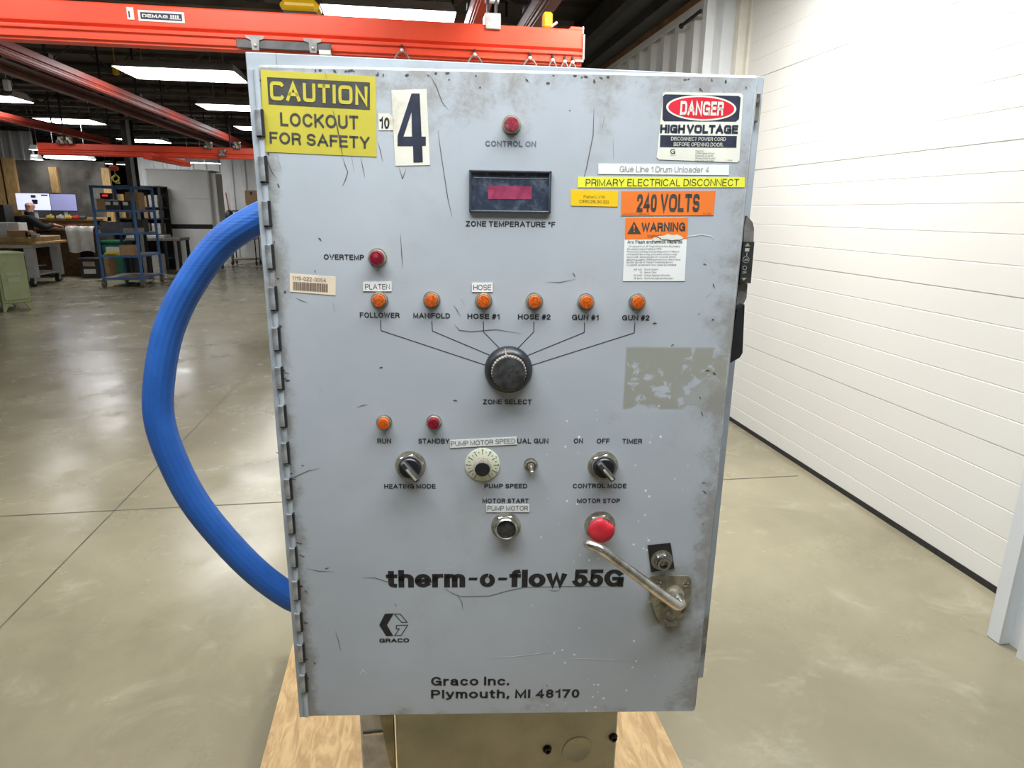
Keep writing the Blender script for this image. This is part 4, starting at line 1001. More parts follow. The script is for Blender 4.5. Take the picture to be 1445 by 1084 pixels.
XZ = Matrix(((1, 0, 0, 0), (0, 0, -1, 0), (0, 1, 0, 0), (0, 0, 0, 1)))
hh = p0.z-p2.z
def writeY(mb, t, a, b, cap, y, mi, **kw):
    g = MB(XZ); write(g, t, a, b, cap, -y, mi, **kw); n = len(mb.v); mb.v += [mb.xf @ v for v in g.v]; mb.f += [[i+n for i in q] for q in g.f]; mb.m += g.m
writeY(s_, 'DEMAG', (p0.x+.008, p2.z+hh*.25), (p0.x+.66*(p1.x-p0.x), p2.z+hh*.25), hh*.45, YS-.0024, 0, wt=.25, square=3, space=.7)
for i in range(4): xx = p0.x+(.72+.055*i)*(p1.x-p0.x); s_.bx(xx, xx+.007, YS-.0028, YS-.002, p2.z+hh*.35, p2.z+hh*.75, 0)
s_.bx(p0.x+.70*(p1.x-p0.x), p0.x+.97*(p1.x-p0.x), YS-.0028, YS-.002, p2.z+hh*.18, p2.z+hh*.28, 0)
s_.build('name_plate', [WHITEM, mat('navy_plate', (.02, .03, .06), .4, 0, 30, .2)], cr)
p0, p1 = onY(178, 10, YS), onY(190, 28, YS); s_ = MB(Matrix.Translation(-base)); s_.bx(p0.x, p1.x, YS-.002, YS, p1.z, p0.z); s_.bx(p0.x+.008, p1.x-.02, YS-.0026, YS-.002, p1.z+.01, p1.z+.04, 1); s_.build('rating_tag', [WHITEM, NAVY], cr)
for (x, y, s0) in ((567, 71, 1), (670, 77, 1), (748, 82, 1), (780, 85, .6), (797, 87, .6), (808, 88, .6)):
    p = onY(x, y, Y1-.07); t_ = MB(Matrix.Translation(-base)); t_.ball(p, .011, 0, 12, 8); t_.bx(p.x-.005, p.x+.005, Y1-.075, Y1-.045, p.z+.003, p.z+.03, 1)
    tr = t_.build('cable_carrier', [WHITEM, BLACKM], cr)
    t_ = MB(Matrix.Translation(-base)); t_.tube([p+Vector((-.055*s0, 0, -.09)), p+Vector((-.035*s0, 0, -.035)), p+Vector((-.004, 0, -.004)), p+Vector((.032*s0, 0, -.028)), p+Vector((.055*s0, 0, -.09))], .005, 8)
    t_.build('cable', mat('grey_flat_cable', (.20, .19, .17), .6, 0, 30, .2), tr)
p = onY(694, 30, Y1); t_ = MB(Matrix.Translation(-base)); t_.bx(p.x-.045, p.x+.045, Y1-.065, Y1+.065, GT-.03, GT+.055, 0, .004); t_.bx(p.x-.03, p.x-.018, Y1-.02, Y1+.02, GT+.05, GT+.19, 1); t_.bx(p.x+.018, p.x+.03, Y1-.02, Y1+.02, GT+.05, GT+.19, 1)
t_.cyl((p.x-.04, Y1, GT+.13), (p.x+.04, Y1, GT+.13), .014, None, 10, 0); t_.build('suspension_bracket', [ZINC, BLACKM], cr)
# crab under the girder
p0, p1 = onY(340, 63, Y1-.07), onY(468, 72, Y1-.07)
cb = thing('crane_trolley', 'dark grey trolley with bolted lugs hanging under the red girder above the cabinet', 'trolley', (p0.x, Y1-.08, p0.z))
t_ = MB(); W_ = p1.x-p0.x; t_.bx(-.02, W_, -.012, .012, -.020, .025, 0, .003); t_.build('frame', mat('dark_grey_steel', (.10, .10, .105), .45, .4, 20, .2), cb)
for x in (361, 442):
    q = onY(x, 60, Y1-.08).x-p0.x; t_ = MB(); t_.prism([(q-.05, .042), (q+.05, .042), (q+.045, .028), (q+.022, .020), (q+.018, -.030), (q-.018, -.030), (q-.022, .020), (q-.045, .028)], .012, .020, 0, XZ); t_.ball((q, -.022, -.006), .009, 1, 10, 6)
    t_.build('lug', [mat('grey_lug', (.28, .28, .28), .4, .5, 20, .2), ZINC], cb)
q = onY(459, 75, Y1-.08)-Vector((p0.x, Y1-.08, p0.z)); t_ = MB(); t_.bx(q.x-.032, q.x+.032, -.02, .03, q.z-.012, q.z+.012, 0, .003); t_.build('limit_switch', WHITEM, cb)
# hoist seen over the girder, and a small amber pendant at its right end
p = onY(425, 12, 4.6)
ho = thing('electric_hoist', 'yellow topped hoist body showing above the red girder', 'hoist', (p.x, 4.6, p.z-.03))
t_ = MB(); t_.box((0, 0, .03), (.23, .18, .075), 0, None, .03); t_.build('cover', YEL3, ho); t_ = MB(); t_.box((0, 0, -.02), (.20, .17, .03), 0, None, .005); t_.build('chassis', BLACKM, ho)
t_ = MB(); t_.cyl((.07, 0, .06), (.07, 0, 1.1), .006); t_.build('suspension_rod', ZINC, ho)
p = onY(772, 36, Y1)
ob = thing('amber_box', 'small amber box perched on the right end of the red girder', 'box', (p.x, Y1, GT+.0005))
t_ = MB(); t_.box((0, 0, .045), (.055, .06, .085), 0, None, .01); t_.build('shell', YEL3, ob); t_ = MB(); t_.cyl((.02, -.02, .010), (.055, -.02, .035), .008); t_.build('plug', ZINC, ob)

def runway(name, label, xa, ya, xb, yb, z, w_, h, mt, y0, y1, group='overhead crane rails'):
    """rail along the hall whose middle passes through the two photo points at height z"""
    p = onZ(xa, ya, z); q = onZ(xb, yb, z); x = (p.x+q.x)/2
    o = thing(name, label, 'crane rail', (x, y0, z-h/2), 0, group)
    t_ = MB(Matrix(((0, -1, 0, 0), (1, 0, 0, 0), (0, 0, 1, 0), (0, 0, 0, 1)))); girder(t_, 0, y1-y0, 0, h, h, w_); t_.build('rail', mt, o, ang=20)
    for k in range(int((y1-y0)/2.2)):
        yy = 1.0+k*2.2; t_ = MB(); t_.cyl((0, yy, h), (0, yy, 3.6-(z-h/2)), .012, None, 8); t_.bx(-.05, .05, yy-.04, yy+.04, h-.002, h+.03); t_.build('hanger', BLACKM, o)
    return o
RB = mat('runway_brown', (.17, .075, .055), .42, 0, 6, .15)
ZR = 2.82
runway('crane_runway', 'bright red crane rail sloping across the upper left, above a duller one', 131, 116, 300, 187, ZR, .10, .125, RED2, 2.0, 21)
runway('crane_runway', 'dull brown-red crane rail just below the bright red one at upper left', 131, 135, 270, 190.5, ZR-.02, .10, .115, RB, 2.0, 19)
runway('crane_runway', 'red crane rail passing left above the far low crane girder', 60, 177, 130, 195, ZR-.04, .11, .12, RED2, 3.0, 15.0)
runway('crane_runway', 'red crane rail rising toward the top edge above the cabinet', 672, 20, 680, 0, ZR+.02, .10, .17, RED, 2.0, 9)
runway('crane_runway', 'brown crane rail rising toward the top edge right of the red one', 757, 20, 772, 0, ZR+.02, .10, .17, RB, 2.0, 9)
runway('crane_runway', 'thin dark rail rising toward the top edge beside the brown one', 735, 30, 760, 0, ZR+.34, .05, .06, JOIST, 2.0, 9)
# second crane across the far part of the hall
Y2 = 12.5
a0, a1 = onY(54, 200, Y2), onY(360, 211, Y2); g2t = (a0.z+a1.z)/2; g2h = g2t-onY(200, 222, Y2).z
fc = thing('crane_bridge', 'far red crane girder crossing level behind the diagonal rails', 'crane', (-4, Y2, g2t-g2h))
t_ = MB(Matrix.Translation(-Vector(fc.location))); girder(t_, a0.x, a1.x+1.5, Y2, g2t, g2h, .15); t_.build('girder', RED, fc, ang=20)
for (x, y) in ((86, 198), (98, 198), (294, 205), (334, 205), (314, 216)):
    p = onY(x, y, Y2-.1); t_ = MB(Matrix.Translation(-Vector(fc.location))); t_.bx(p.x-.05, p.x+.05, Y2-.12, Y2-.02, p.z-.06, p.z+.06, 0, .01); t_.ball((p.x-.04, Y2-.13, p.z-.03), .035, 0, 8, 6); t_.ball((p.x+.04, Y2-.13, p.z+.03), .035, 0, 8, 6); t_.build('roller', DSTEEL, fc)
for x in (a0.x+.4, a1.x-.4):
    t_ = MB(Matrix.Translation(-Vector(fc.location))); t_.cyl((x, Y2, g2t), (x, Y2, 3.66), .012, None, 8); t_.build('hanger', BLACKM, fc)
runway('crane_rail_end', 'bright red rail end hanging under the far crane girder', 225, 223, 245, 228, 2.32, .16, .10, RED, onZ(215, 220, 2.32).y, onZ(260, 231.5, 2.32).y)

DIFF = mat('lit_diffuser', (1, 1, 1), .5, 0, 5, .0, em=LAMP, emc=(.97, .98, 1))
def fixture(cx, cy, z, L, W_, label, group='lit ceiling lights of the hall'):
    o = thing('ceiling_light', label, 'ceiling light', (cx, cy, z), 0, group)
    t_ = MB(); h = .10
    a, b_ = L/2, W_/2
    t_.add([(-a, -b_, 0), (a, -b_, 0), (a, b_, 0), (-a, b_, 0), (-a*.94, -b_*.55, h), (a*.94, -b_*.55, h), (a*.94, b_*.55, h), (-a*.94, b_*.55, h)],
           [(0, 1, 5, 4), (1, 2, 6, 5), (2, 3, 7, 6), (3, 0, 4, 7), (4, 5, 6, 7)]); t_.build('reflector', WHITEM, o)
    t_ = MB(); t_.bx(-a*.955, a*.955, -b_*.93, b_*.93, -.002, .012, 0); t_.build('diffuser', DIFF, o)
    t_ = MB()
    for s in (-1, 1): t_.cyl((s*a*.7, 0, h), (s*a*.7, 0, max(h+.1, 3.66-z)), .004, None, 6)
    t_.build('hanger_wire', ZINC, o)
    return o
F1 = [onZ(170, 97, 2.95), onZ(345, 118, 2.95)]
fixture(-2.42, 8.42, 2.95, 1.22, .72, 'large lit ceiling light left of the cabinet top, below the near red girder')
p = onZ(285, 151, 2.95); fixture(p.x+.60, p.y, 2.95, 1.22, .60, 'lit ceiling light touching the cabinet edge, second from the near girder')
p = onZ(336, 181, 2.95); fixture(p.x+.60, p.y, 2.95, 1.22, .60, 'lit ceiling light mostly hidden by the hinge side of the cabinet')
p, q = onZ(47, 167, 3.2), onZ(150, 176, 3.2); fixture((p.x+q.x)/2, (p.y+q.y)/2, 3.2, q.x-p.x, .85, 'lit ceiling light over the person at the desk, between the diagonal rails')
p, q = onZ(160, 195, 3.2), onZ(245, 203, 3.2); fixture((p.x+q.x)/2, (p.y+q.y)/2, 3.2, q.x-p.x, .95, 'lit ceiling light just above the far red crane girder')
p, q = onY(68, 222, 16.0), onY(130, 226, 16.0); fixture((p.x+q.x)/2, 16.0, (p.z+q.z)/2, q.x-p.x, .45, 'lit ceiling light just below the far red crane girder, over the mottled wall')
p, q = onZ(-60, 135, 3.0), onZ(43, 144, 3.0); fixture((p.x+q.x)/2, (p.y+q.y)/2, 3.0, q.x-p.x, .65, 'lit ceiling light cut off by the left picture edge')
p, q = onZ(455, 14, 3.1), onZ(640, 33, 3.1); fixture((p.x+q.x)/2, (p.y+q.y)/2, 3.1, q.x-p.x, .5, 'long lit ceiling light showing over the near red girder')
for (x0, x1, y, yy, lab) in ((45, 55, 211.5, 17.0, 'tiny lit ceiling light beside the grey ribbed sheet, upper one'), (46.5, 57, 225, 17.0, 'tiny lit ceiling light beside the grey ribbed sheet, lower one'),
                           (262, 288, 229.5, 19.0, 'small lit ceiling light over the white far wall, left one'), (291, 310, 230.5, 19.0, 'small lit ceiling light over the white far wall, right one'),
                           (147, 158, 231, 24, 'small lit lamp beside the red chain hoist, upper left of it'), (166, 179, 232, 24, 'small lit lamp beside the red chain hoist, right of it'), (149, 157, 239.5, 28, 'small lit lamp beside the red chain hoist, lower left of it'),
                           (195, 213, 238.5, 24, 'small lit lamp beside the dark column, upper one'), (195, 213, 246.5, 30, 'small lit lamp beside the dark column, lower one')):
    p, q = onY(x0, y, yy), onY(x1, y, yy); fixture((p.x+q.x)/2, yy, p.z, q.x-p.x, .25, lab)
p = onY(10, 120, 9.0); t_ = MB(); t_.bx(p.x-.035, p.x+.035, 8.97, 9.03, p.z-.06, p.z+.06, 0, .01); t_.cyl((p.x, 9, p.z+.05), (p.x, 9, 3.6), .004, None, 6)
tag(t_.build('hanging_tag', WHITEM), 'small white box hanging from the roof near the left edge', 'box')
p = onY(163, 98, 9.0); t_ = MB(); t_.bx(p.x-.03, p.x+.03, 8.97, 9.03, p.z-.06, p.z+.06, 0, .01); t_.cyl((p.x, 9, p.z+.05), (p.x, 9, 3.6), .004, None, 6)
tag(t_.build('hanging_tag', YEL3), 'small yellow tag hanging near the large ceiling light', 'tag')

# red chain hoist with yellow hook over the blue cart
p = onY(161, 237, 14.6)
ch = thing('chain_hoist', 'red chain hoist with a yellow hook hanging over the blue cart', 'hoist', (p.x, 14.6, p.z))
t_ = MB(); t_.box((0, 0, 0), (.15, .12, .09), 0, None, .02); t_.build('housing', RED, ch)
t_ = MB(); t_.cyl((0, 0, .04), (0, 0, 3.6-p.z), .012, None, 8); t_.build('upper_chain', BLACKM, ch)
t_ = MB(); t_.cyl((0, 0, -.04), (0, 0, -.14), .010, None, 8); t_.build('load_chain', DSTEEL, ch)
t_ = MB(); t_.tube([(.0, 0, -.12), (.055, 0, -.17), (.05, 0, -.23), (0, 0, -.265), (-.05, 0, -.23), (-.045, 0, -.18), (-.01, 0, -.15)], .018, 10); t_.box((.03, 0, -.28), (.09, .05, .04), 0, None, .01); t_.build('hook', YEL2, ch)
# dark column
p = onY(194, 300, 15.6); t_ = MB(); t_.bx(p.x-.09, p.x+.09, 15.5, 15.52, 0, 3.6); t_.bx(p.x-.09, p.x+.09, 15.68, 15.70, 0, 3.6); t_.bx(p.x-.01, p.x+.01, 15.52, 15.68, 0, 3.6); t_.bx(p.x+.03, p.x+.09, 15.47, 15.5, 0, 3.6, 1)
struct('column_1', t_, [mat('dark_column', (.030, .030, .030), .6, 0, 6, .3), GREYP])
p = onY(838, 70, 9.0); t_ = MB(); t_.bx(p.x-.12, p.x+.12, 8.9, 8.93, 0, 3.6); t_.bx(p.x-.12, p.x+.12, 9.12, 9.15, 0, 3.6); t_.bx(p.x-.01, p.x+.01, 8.93, 9.12, 0, 3.6); struct('column_2', t_, mat('dark_column', (0, 0, 0)))

# ------------------------------------------------------------------ work area on the left
def boxthing(name, label, cat, px, py, y, w_, d_, h, mt, group=None, rot=0, bev=.004):
    """a closed box whose front bottom middle stands at photo point (px, py) on the plane y"""
    p = onY(px, py, y); t_ = MB(); t_.bx(-w_/2, w_/2, 0, d_, 0, h, 0, bev)
    return tag(t_.build(name, mt, None, p, rot), label, cat, group)
# green file pedestal
gA, gB = onZ(14, 439), onZ(54, 435)
GRN = mat('pale_green_enamel', (.30, .34, .17), .5, 0, 6, .08)
gc = thing('file_pedestal', 'pale green steel file pedestal on short legs at the left edge', 'cabinet', ((gA.x+gB.x)/2, gA.y, 0), math.atan2(gB.y-gA.y, gB.x-gA.x))
gw = (gB-gA).length/2; gh = onY(30, 357, 10.85).z
t_ = MB(); t_.bx(-gw, gw, 0, .55, .12, gh, 0, .006); t_.bx(-gw-.01, gw+.01, -.01, .56, gh-.02, gh+.012, 0, .004); t_.build('body', GRN, gc)
t_ = MB(); t_.bx(-gw+.03, gw-.03, -.016, -.002, .17, gh-.07, 0, .003); df = t_.build('door', GRN, gc)
t_ = MB(); t_.bx(-.09, .09, -.022, -.014, gh*.62, gh*.68, 0, .002); t_.bx(-.08, .08, -.020, -.014, gh*.50, gh*.58, 0, .002); t_.build('label_holder', mat('pale_green_metal', (.40, .43, .28), .35, .3, 20, .1), df)
for sx in (-1, 1):
    for sy in (.03, .52): t_ = MB(); t_.prism([(sx*gw, .13), (sx*(gw-.10), .13), (sx*(gw-.025), 0), (sx*gw, 0)], -sy-.02, -sy+.02, 0, XZ); t_.build('leg', GRN, gc)
# grey rolling bench with timber top
w1, w2 = onZ(56, 404), onZ(74, 397)
bz = .93; by = 14.1
R0 = onY(72, 345, by+.5)
gb = thing('rolling_bench', 'grey steel rolling bench with a thick timber top beside the green pedestal', 'bench', (w1.x-.06, by, 0))
BT = mat('grey_bench_steel', (.40, .40, .385), .5, 0, 8, .08)
t_ = MB(); t_.bx(-2.0, .08, -.08, 1.02, .73, .79, 0, .005); t_.build('top_frame', BT, gb)
t_ = MB(); t_.bx(-2.1, .09, -.12, 1.05, .84, .935, 0, .01); t_.build('timber_top', mat('bench_timber', (.36, .235, .10), .6, 0, 5, .3, .05, stretch=(1, 8, 1)), gb)
t_ = MB(); t_.bx(-2.0, .16, -.06, 1.12, .79, .84, 0, .008); t_.build('timber_board', WOOD, gb)
for (x, y) in ((0, 0), (0, .94), (-1.8, 0), (-1.8, .94)):
    t_ = MB(); t_.bx(x-.08, x+.08, y-.06, y+.06, .15, .73, 0, .005); t_.build('leg', BT, gb)
    t_ = MB(); t_.cyl((x-.03, y-.05, .085), (x+.03, y-.05, .085), .085, None, 20, 0); t_.cyl((x-.034, y-.05, .085), (x+.034, y-.05, .085), .04, None, 14, 1); cw = t_.build('caster', [RUBBER, ZINC], gb)
    t_ = MB(); t_.bx(x-.05, x+.05, y-.07, y+.03, .145, .16); t_.bx(x+.036, x+.042, y-.07, y-.02, .07, .15); t_.bx(x-.042, x-.036, y-.07, y-.02, .07, .15); t_.build('fork', ZINC, cw)
t_ = MB(); t_.bx(-1.9, .05, -.02, .98, .20, .23, 0, .004); t_.build('lower_shelf', BT, gb)
zb = .935
for (px, w_, h, mt, lab, nm, cat) in ((2, .27, .26, WHITEP, 'white box file standing on the timber bench top at the left edge', 'box_file', 'box'), (21, .19, .26, WHITEP, 'white box file on the timber bench top, right of the other', 'box_file', 'box')):
    p = onY(px, 333, by+.25); o = boxthing(nm, lab, cat, px, 333, by+.25, w_, .3, h, mt, 'white box files on the bench'); o.location.z = zb
for (px, w_, h, mt, lab) in ((25, .36, .12, CARD, 'low open cardboard tray on the timber bench top'), (40, .10, .10, CARD, 'small tilted cardboard piece on the bench top edge')):
    o = boxthing('cardboard_box', lab, 'box', px, 333, by, w_, .2, h, mt); o.location.z = zb
o = boxthing('part_block', 'small grey metal block at the right end of the bench top', 'block', 46, 333, by, .14, .12, .06, GREYP); o.location.z = zb
# desk with raised back shelf
YDK = 16.3
dx0, dx1 = onY(60, 389, YDK).x, onY(117, 389, YDK).x
DKW = mat('brown_desk_board', (.20, .115, .05), .6, 0, 6, .3, .04, stretch=(1, 1, 5))
dk = thing('desk', 'brown wooden desk with a raised back shelf under the two monitors', 'desk', (dx0, YDK, 0))
zt = onY(90, 322, YDK-.3).z; dL = dx1-dx0+.16
t_ = MB(); t_.bx(-.9, dL, -.35, .85, zt-.05, zt, 0, .006); t_.build('desktop', DKW, dk)
t_ = MB(); t_.bx(-.85, dx1-dx0, .0, .03, 0, zt-.05); t_.build('front_panel', DKW, dk)
zs = onY(100, 309, YDK+.4).z
t_ = MB(); t_.bx(-.2, dL+.1, .40, .80, zs-.04, zs, 0, .004); t_.bx(-.2, dL+.1, .44, .46, zt, zs-.04); sh = t_.build('shelf', DKW, dk)
for x in (-.8, dL-.1): t_ = MB(); t_.bx(x-.03, x+.03, .6, .78, 0, zt-.05); t_.build('leg', DKW, dk)
random.seed(9)
for k, (px, c, lab) in enumerate(((72, (.6, .5, .1), 'small yellow tool lying on the raised desk shelf, nearest the monitors'), (86, (.5, .5, .5), 'grey gadget on the raised desk shelf under the gap between monitors'), (98, (.62, .48, .06), 'yellow gadget on the raised desk shelf, middle'), (108, (.55, .05, .05), 'small red gadget on the raised desk shelf'), (118, (.1, .1, .11), 'black gadget at the right end of the raised desk shelf'))):
    p = onY(px, 309, YDK+.45); t_ = MB(); t_.box((0, 0, .035), (.14, .10, .07), 0, None, .015); t_.cyl((-.02, 0, .06), (.03, 0, .09), .02, None, 8)
    tag(t_.build('desk_gadget', mat('gadget_%d' % k, c, .5, 0, 30, .2), None, (p.x, YDK+.43, zs)), lab, 'gadget', 'gadgets on the raised desk shelf')
for k, (px, c, lab) in enumerate(((93, (.015, .015, .02), 'black gadget on the desktop beside the person\'s hand'), (103, (.4, .04, .04), 'red handled tool on the desktop'))):
    p = onY(px, 318, YDK); t_ = MB(); t_.box((0, 0, .03), (.22, .12, .06), 0, None, .02); tag(t_.build('desk_tool', mat('tool_%d' % k, c, .5, 0, 30, .2), None, (p.x, YDK-.12, zt+.001)), lab, 'tool', 'tools on the desktop')
# monitors
def monitor(q, label, emc, em, marks=False):
    """q: photo corners of the lit face (top left, top right, bottom right, bottom left) at desk depth"""
    A = [onY(*c, YDK+.55) for c in q]; x0 = (A[0].x+A[3].x)/2; x1 = (A[1].x+A[2].x)/2; z1 = (A[0].z+A[1].z)/2; z0 = (A[2].z+A[3].z)/2
    o = thing('monitor', label, 'monitor', ((x0+x1)/2, YDK+.55, zs), 0, 'monitors over the desk'); w_ = (x1-x0)/2
    t_ = MB(); t_.bx(-w_-.003, w_+.003, 0, .035, z0-zs-.02, z1-zs+.012, 0, .004); t_.build('case', BLACKP, o)
    m = mat('lit_screen_'+label.split()[0], emc, .3, 0, 4, .02, em=em, emc=emc)
    t_ = MB(); t_.bx(-w_, w_, -.003, 0, z0-zs, z1-zs)
    if marks:
        for (u, v, a, b_) in ((-.1, .74, .10, .06), (-.08, .50, .12, .05), (-.04, .36, .10, .06), (.52, .86, .14, .03), (.1, .5, .05, .04)):
            xx = u*w_; zz = z0-zs+(z1-z0)*v; t_.bx(xx, xx+a, -.005, -.003, zz, zz+b_, 1)
    t_.build('screen', [m, mat('dark_screen_mark', (.05, .05, .10), .4, 0, 20, .2)], o)
    t_ = MB(); t_.bx(-.03, .03, .03, .06, .0, z1-zs-.2); t_.bx(-.14, .14, -.06, .14, 0, .012); t_.build('stand', WHITEM, o)
monitor([(21, 273), (69, 273), (72, 296), (26, 297)], 'bright lavender-white monitor screen, left of the two over the desk', (.62, .66, .98), 1.0, True)
monitor([(69.5, 273.5), (106, 275), (109.5, 298), (73.5, 296.5)], 'dim lavender monitor screen, right of the two over the desk', (.28, .29, .52), .5)
# white garment over the desk corner
cl = MB(); nu, nv = 16, 14; G0 = onY(91, 326, YDK-.42); G1 = onY(131, 322, YDK-.42); zl = onY(110, 356, YDK-.42).z
vs = []; fs = []
for j_ in range(nv+1):
    for i in range(nu+1):
        u = i/nu; v = j_/nv; x = G0.x+(G1.x-G0.x)*(u*(1-.10*v)+.06*v)
        if v < .3: yy = YDK-.40+.30*(1-v/.3); z = zt+.012+.03*abs(math.sin(u*9+j_))
        else: yy = YDK-.41-.02*math.sin(u*14)*(v); z = zt+.01-(zt-zl)*((v-.3)/.7)*(1+.05*math.sin(u*7))
        vs.append((x, yy, z))
for j_ in range(nv):
    for i in range(nu): a = j_*(nu+1)+i; fs.append((a, a+1, a+nu+2, a+nu+1))
n = len(vs); vs2 = [(p[0], p[1]+.006, p[2]-.004) for p in vs]
cl.add(vs+vs2, fs+[tuple(i+n for i in q) for q in fs])
tag(cl.build('garment', mat('white_cotton', (.58, .57, .52), .85, 0, 14, .08, .1)), 'white cloth garment draped over the right corner of the brown desk', 'garment')
# black tote with two labels
p, q = onZ(114, 393), onZ(138, 394); t0_ = thing('storage_tote', 'black plastic tote with two pale labels on the floor by the desk', 'tote', ((p.x+q.x)/2, p.y, 0))
t_ = MB(); hw_ = (q.x-p.x)/2; t_.prism([(-hw_*.9, 0), (hw_*.9, 0), (hw_, .40), (-hw_, .40)], -.45, 0, 0, XZ); t_.build('bin', BLACKD, t0_)
t_ = MB(); t_.bx(-hw_-.02, hw_+.02, -.03, .47, .40, .44, 0, .01); t_.build('lid', BLACKD, t0_)
for (z, c) in ((.10, WHITEM), (.26, mat('pink_grey_label', (.42, .30, .28), .6, 0, 20, .2))): t_ = MB(); t_.bx(-.12, .12, -.004, .001, z, z+.10); t_.build('tote_label', c, t0_)
boxthing('cardboard_box', 'brown board leaning by the black tote and the green bin', 'board', 153, 393.5, 15.75, .10, .4, .46, CARD)
# green bin
p = onZ(165, 387); gbn = thing('waste_bin', 'dark green plastic waste bin behind the blue cart', 'bin', (p.x, p.y, 0))
GB = mat('green_plastic', (.018, .135, .065), .5, 0, 8, .12); bh = onY(165, 340, p.y).z
t_ = MB(); t_.prism([(-.20, 0), (.20, 0), (.24, bh), (-.24, bh)], -.5, 0, 0, XZ); t_.build('tub', GB, gbn); t_ = MB(); t_.bx(-.255, .255, -.02, .52, bh-.05, bh+.01, 0, .01); t_.build('rim', GB, gbn)
# blue shelf cart
BLU = mat('blue_cart_steel', (.055, .13, .29), .45, 0, 8, .12)
cA, cB = onZ(148, 406), onZ(202, 406)
ct = thing('shelf_cart', 'blue steel four tier shelf cart on casters left of the hose', 'cart', ((cA.x+cB.x)/2, cA.y, 0)); chw = (cB.x-cA.x)/2; cdp = 1.05
def cz(px, py): return onY(px, py, cA.y).z
ztop = cz(157, 262); tiers = [cz(160, 296), cz(163, 328.5), cz(166, 360.5)]; zbase = cz(170, 392)
for (x, y) in ((-chw, 0), (chw, 0), (-chw, cdp), (chw, cdp)):
    t_ = MB(); t_.bx(x-.022, x+.022, y-.022, y+.022, zbase, ztop, 0, .002); t_.build('post', BLU, ct)
    t_ = MB(); t_.cyl((x-.022, y, .075), (x+.022, y, .075), .075, None, 18, 0); t_.cyl((x-.026, y, .075), (x+.026, y, .075), .032, None, 12, 1); cs = t_.build('caster', [mat('grey_brown_wheel', (.12, .10, .085), .6, 0, 30, .2), ZINC], ct)
    t_ = MB(); t_.bx(x-.04, x+.04, y-.04, y+.04, .15, zbase-.03); t_.bx(x+.027, x+.033, y-.03, y+.03, .06, .16); t_.bx(x-.033, x-.027, y-.03, y+.03, .06, .16); t_.build('fork', DSTEEL, cs)
def tier(name, z, deck, mt):
    t_ = MB()
    for y in (0, cdp): t_.bx(-chw, chw, y-.015, y+.015, z-.04, z, 0)
    for x in (-chw, chw): t_.bx(x-.015, x+.015, 0, cdp, z-.04, z, 0)
    sh = t_.build(name, BLU, ct)
    if deck: t_ = MB(); t_.bx(-chw+.015, chw-.015, .015, cdp-.015, z-.02, z-.005); t_.build('deck', mt, sh)
tier('top_rail', ztop, False, None)
GRD = mat('worn_deck_board', (.23, .175, .13), .7, 0, 6, .2)
for z in tiers: tier('shelf', z, True, GRD)
tier('base_shelf', zbase, True, GRD)
ct_o = Vector(ct.location)
def oncart(name, label, cat, xf, yf, z, w_, d_, h, mt, bev=.004): 
    t_ = MB(); t_.bx(-w_/2, w_/2, 0, d_, 0, h, 0, bev); return tag(t_.build(name, mt, None, (ct_o.x-chw+xf*2*chw, ct_o.y+yf, z-.0045)), label, cat)
YLW = mat('yellow_item', (.66, .52, .05), .5, 0, 10, .1)
oncart('cardboard_box', 'brown box at the left end of the upper cart shelf', 'box', .17, .05, tiers[0], .15, .3, .20, CARD)
for k, (xf, lab) in enumerate(((.36, 'black parts bin on the upper cart shelf, second from left'), (.56, 'black parts bin on the upper cart shelf, middle'), (.80, 'black parts bin on the upper cart shelf beside the right post'))):
    b0 = thing('parts_bin', lab, 'bin', (ct_o.x-chw+xf*2*chw, ct_o.y+.06, tiers[0]-.0045), 0, 'black bins on the blue cart'); t_ = MB(); t_.prism([(-.065, 0), (.065, 0), (.07, .17), (-.07, .17)], -.28, 0, 0, XZ); t_.build('tub', BLACKD, b0)
    t_ = MB(); t_.bx(-.06, .03, -.005, .002, .09, .15); t_.build('bin_label', WHITEM, b0)
u_ = thing('counter_unit', 'small black unit with a red lit display on the upper cart shelf', 'device', (ct_o.x-chw+.27*2*chw, ct_o.y+.10, tiers[0]+.19)); 
t_ = MB(); t_.bx(-.09, .09, 0, .12, 0, .11, 0, .006); t_.build('case', BLACKP, u_); t_ = MB(); t_.bx(-.05, .05, -.004, .0, .05, .085); t_.build('red_display', mat('red_digits', (.8, .03, .04), .4, 0, 20, .1, em=.8), u_)
o = oncart('card_strip', 'white card lying over the parts bins on the upper cart shelf', 'card', .27, .07, tiers[0]+.165, .34, .25, .022, WHITEM)
oncart('cardboard_box', 'tall brown cardboard box at the back of the upper cart shelf', 'box', .70, .55, tiers[0], .24, .3, .34, CARD)
oncart('storage_crate', 'grey plastic crate on the third cart shelf', 'crate', .34, .05, tiers[1], .40, .5, .20, mat('slate_plastic', (.085, .088, .10), .6, 0, 10, .15), .015)
oncart('parts_tray', 'small grey divided tray right of the grey crate', 'tray', .80, .05, tiers[1], .24, .4, .09, mat('tray_grey', (.22, .21, .19), .6, 0, 18, .3))
oncart('dark_box', 'black box near the right post on the third cart shelf', 'box', .76, .55, tiers[1], .20, .3, .24, BLACKD)
oncart('white_carton', 'white carton with a dark label on the lowest raised cart shelf', 'carton', .26, .12, tiers[2], .24, .2, .15, WHITEM)
oncart('yellow_bag', 'flat yellow bag in front of the white carton', 'bag', .26, .02, tiers[2], .25, .12, .065, YLW, .028)
oncart('cardboard_box', 'open brown cardboard box beside the white carton', 'box', .62, .12, tiers[2], .24, .3, .19, CARD)
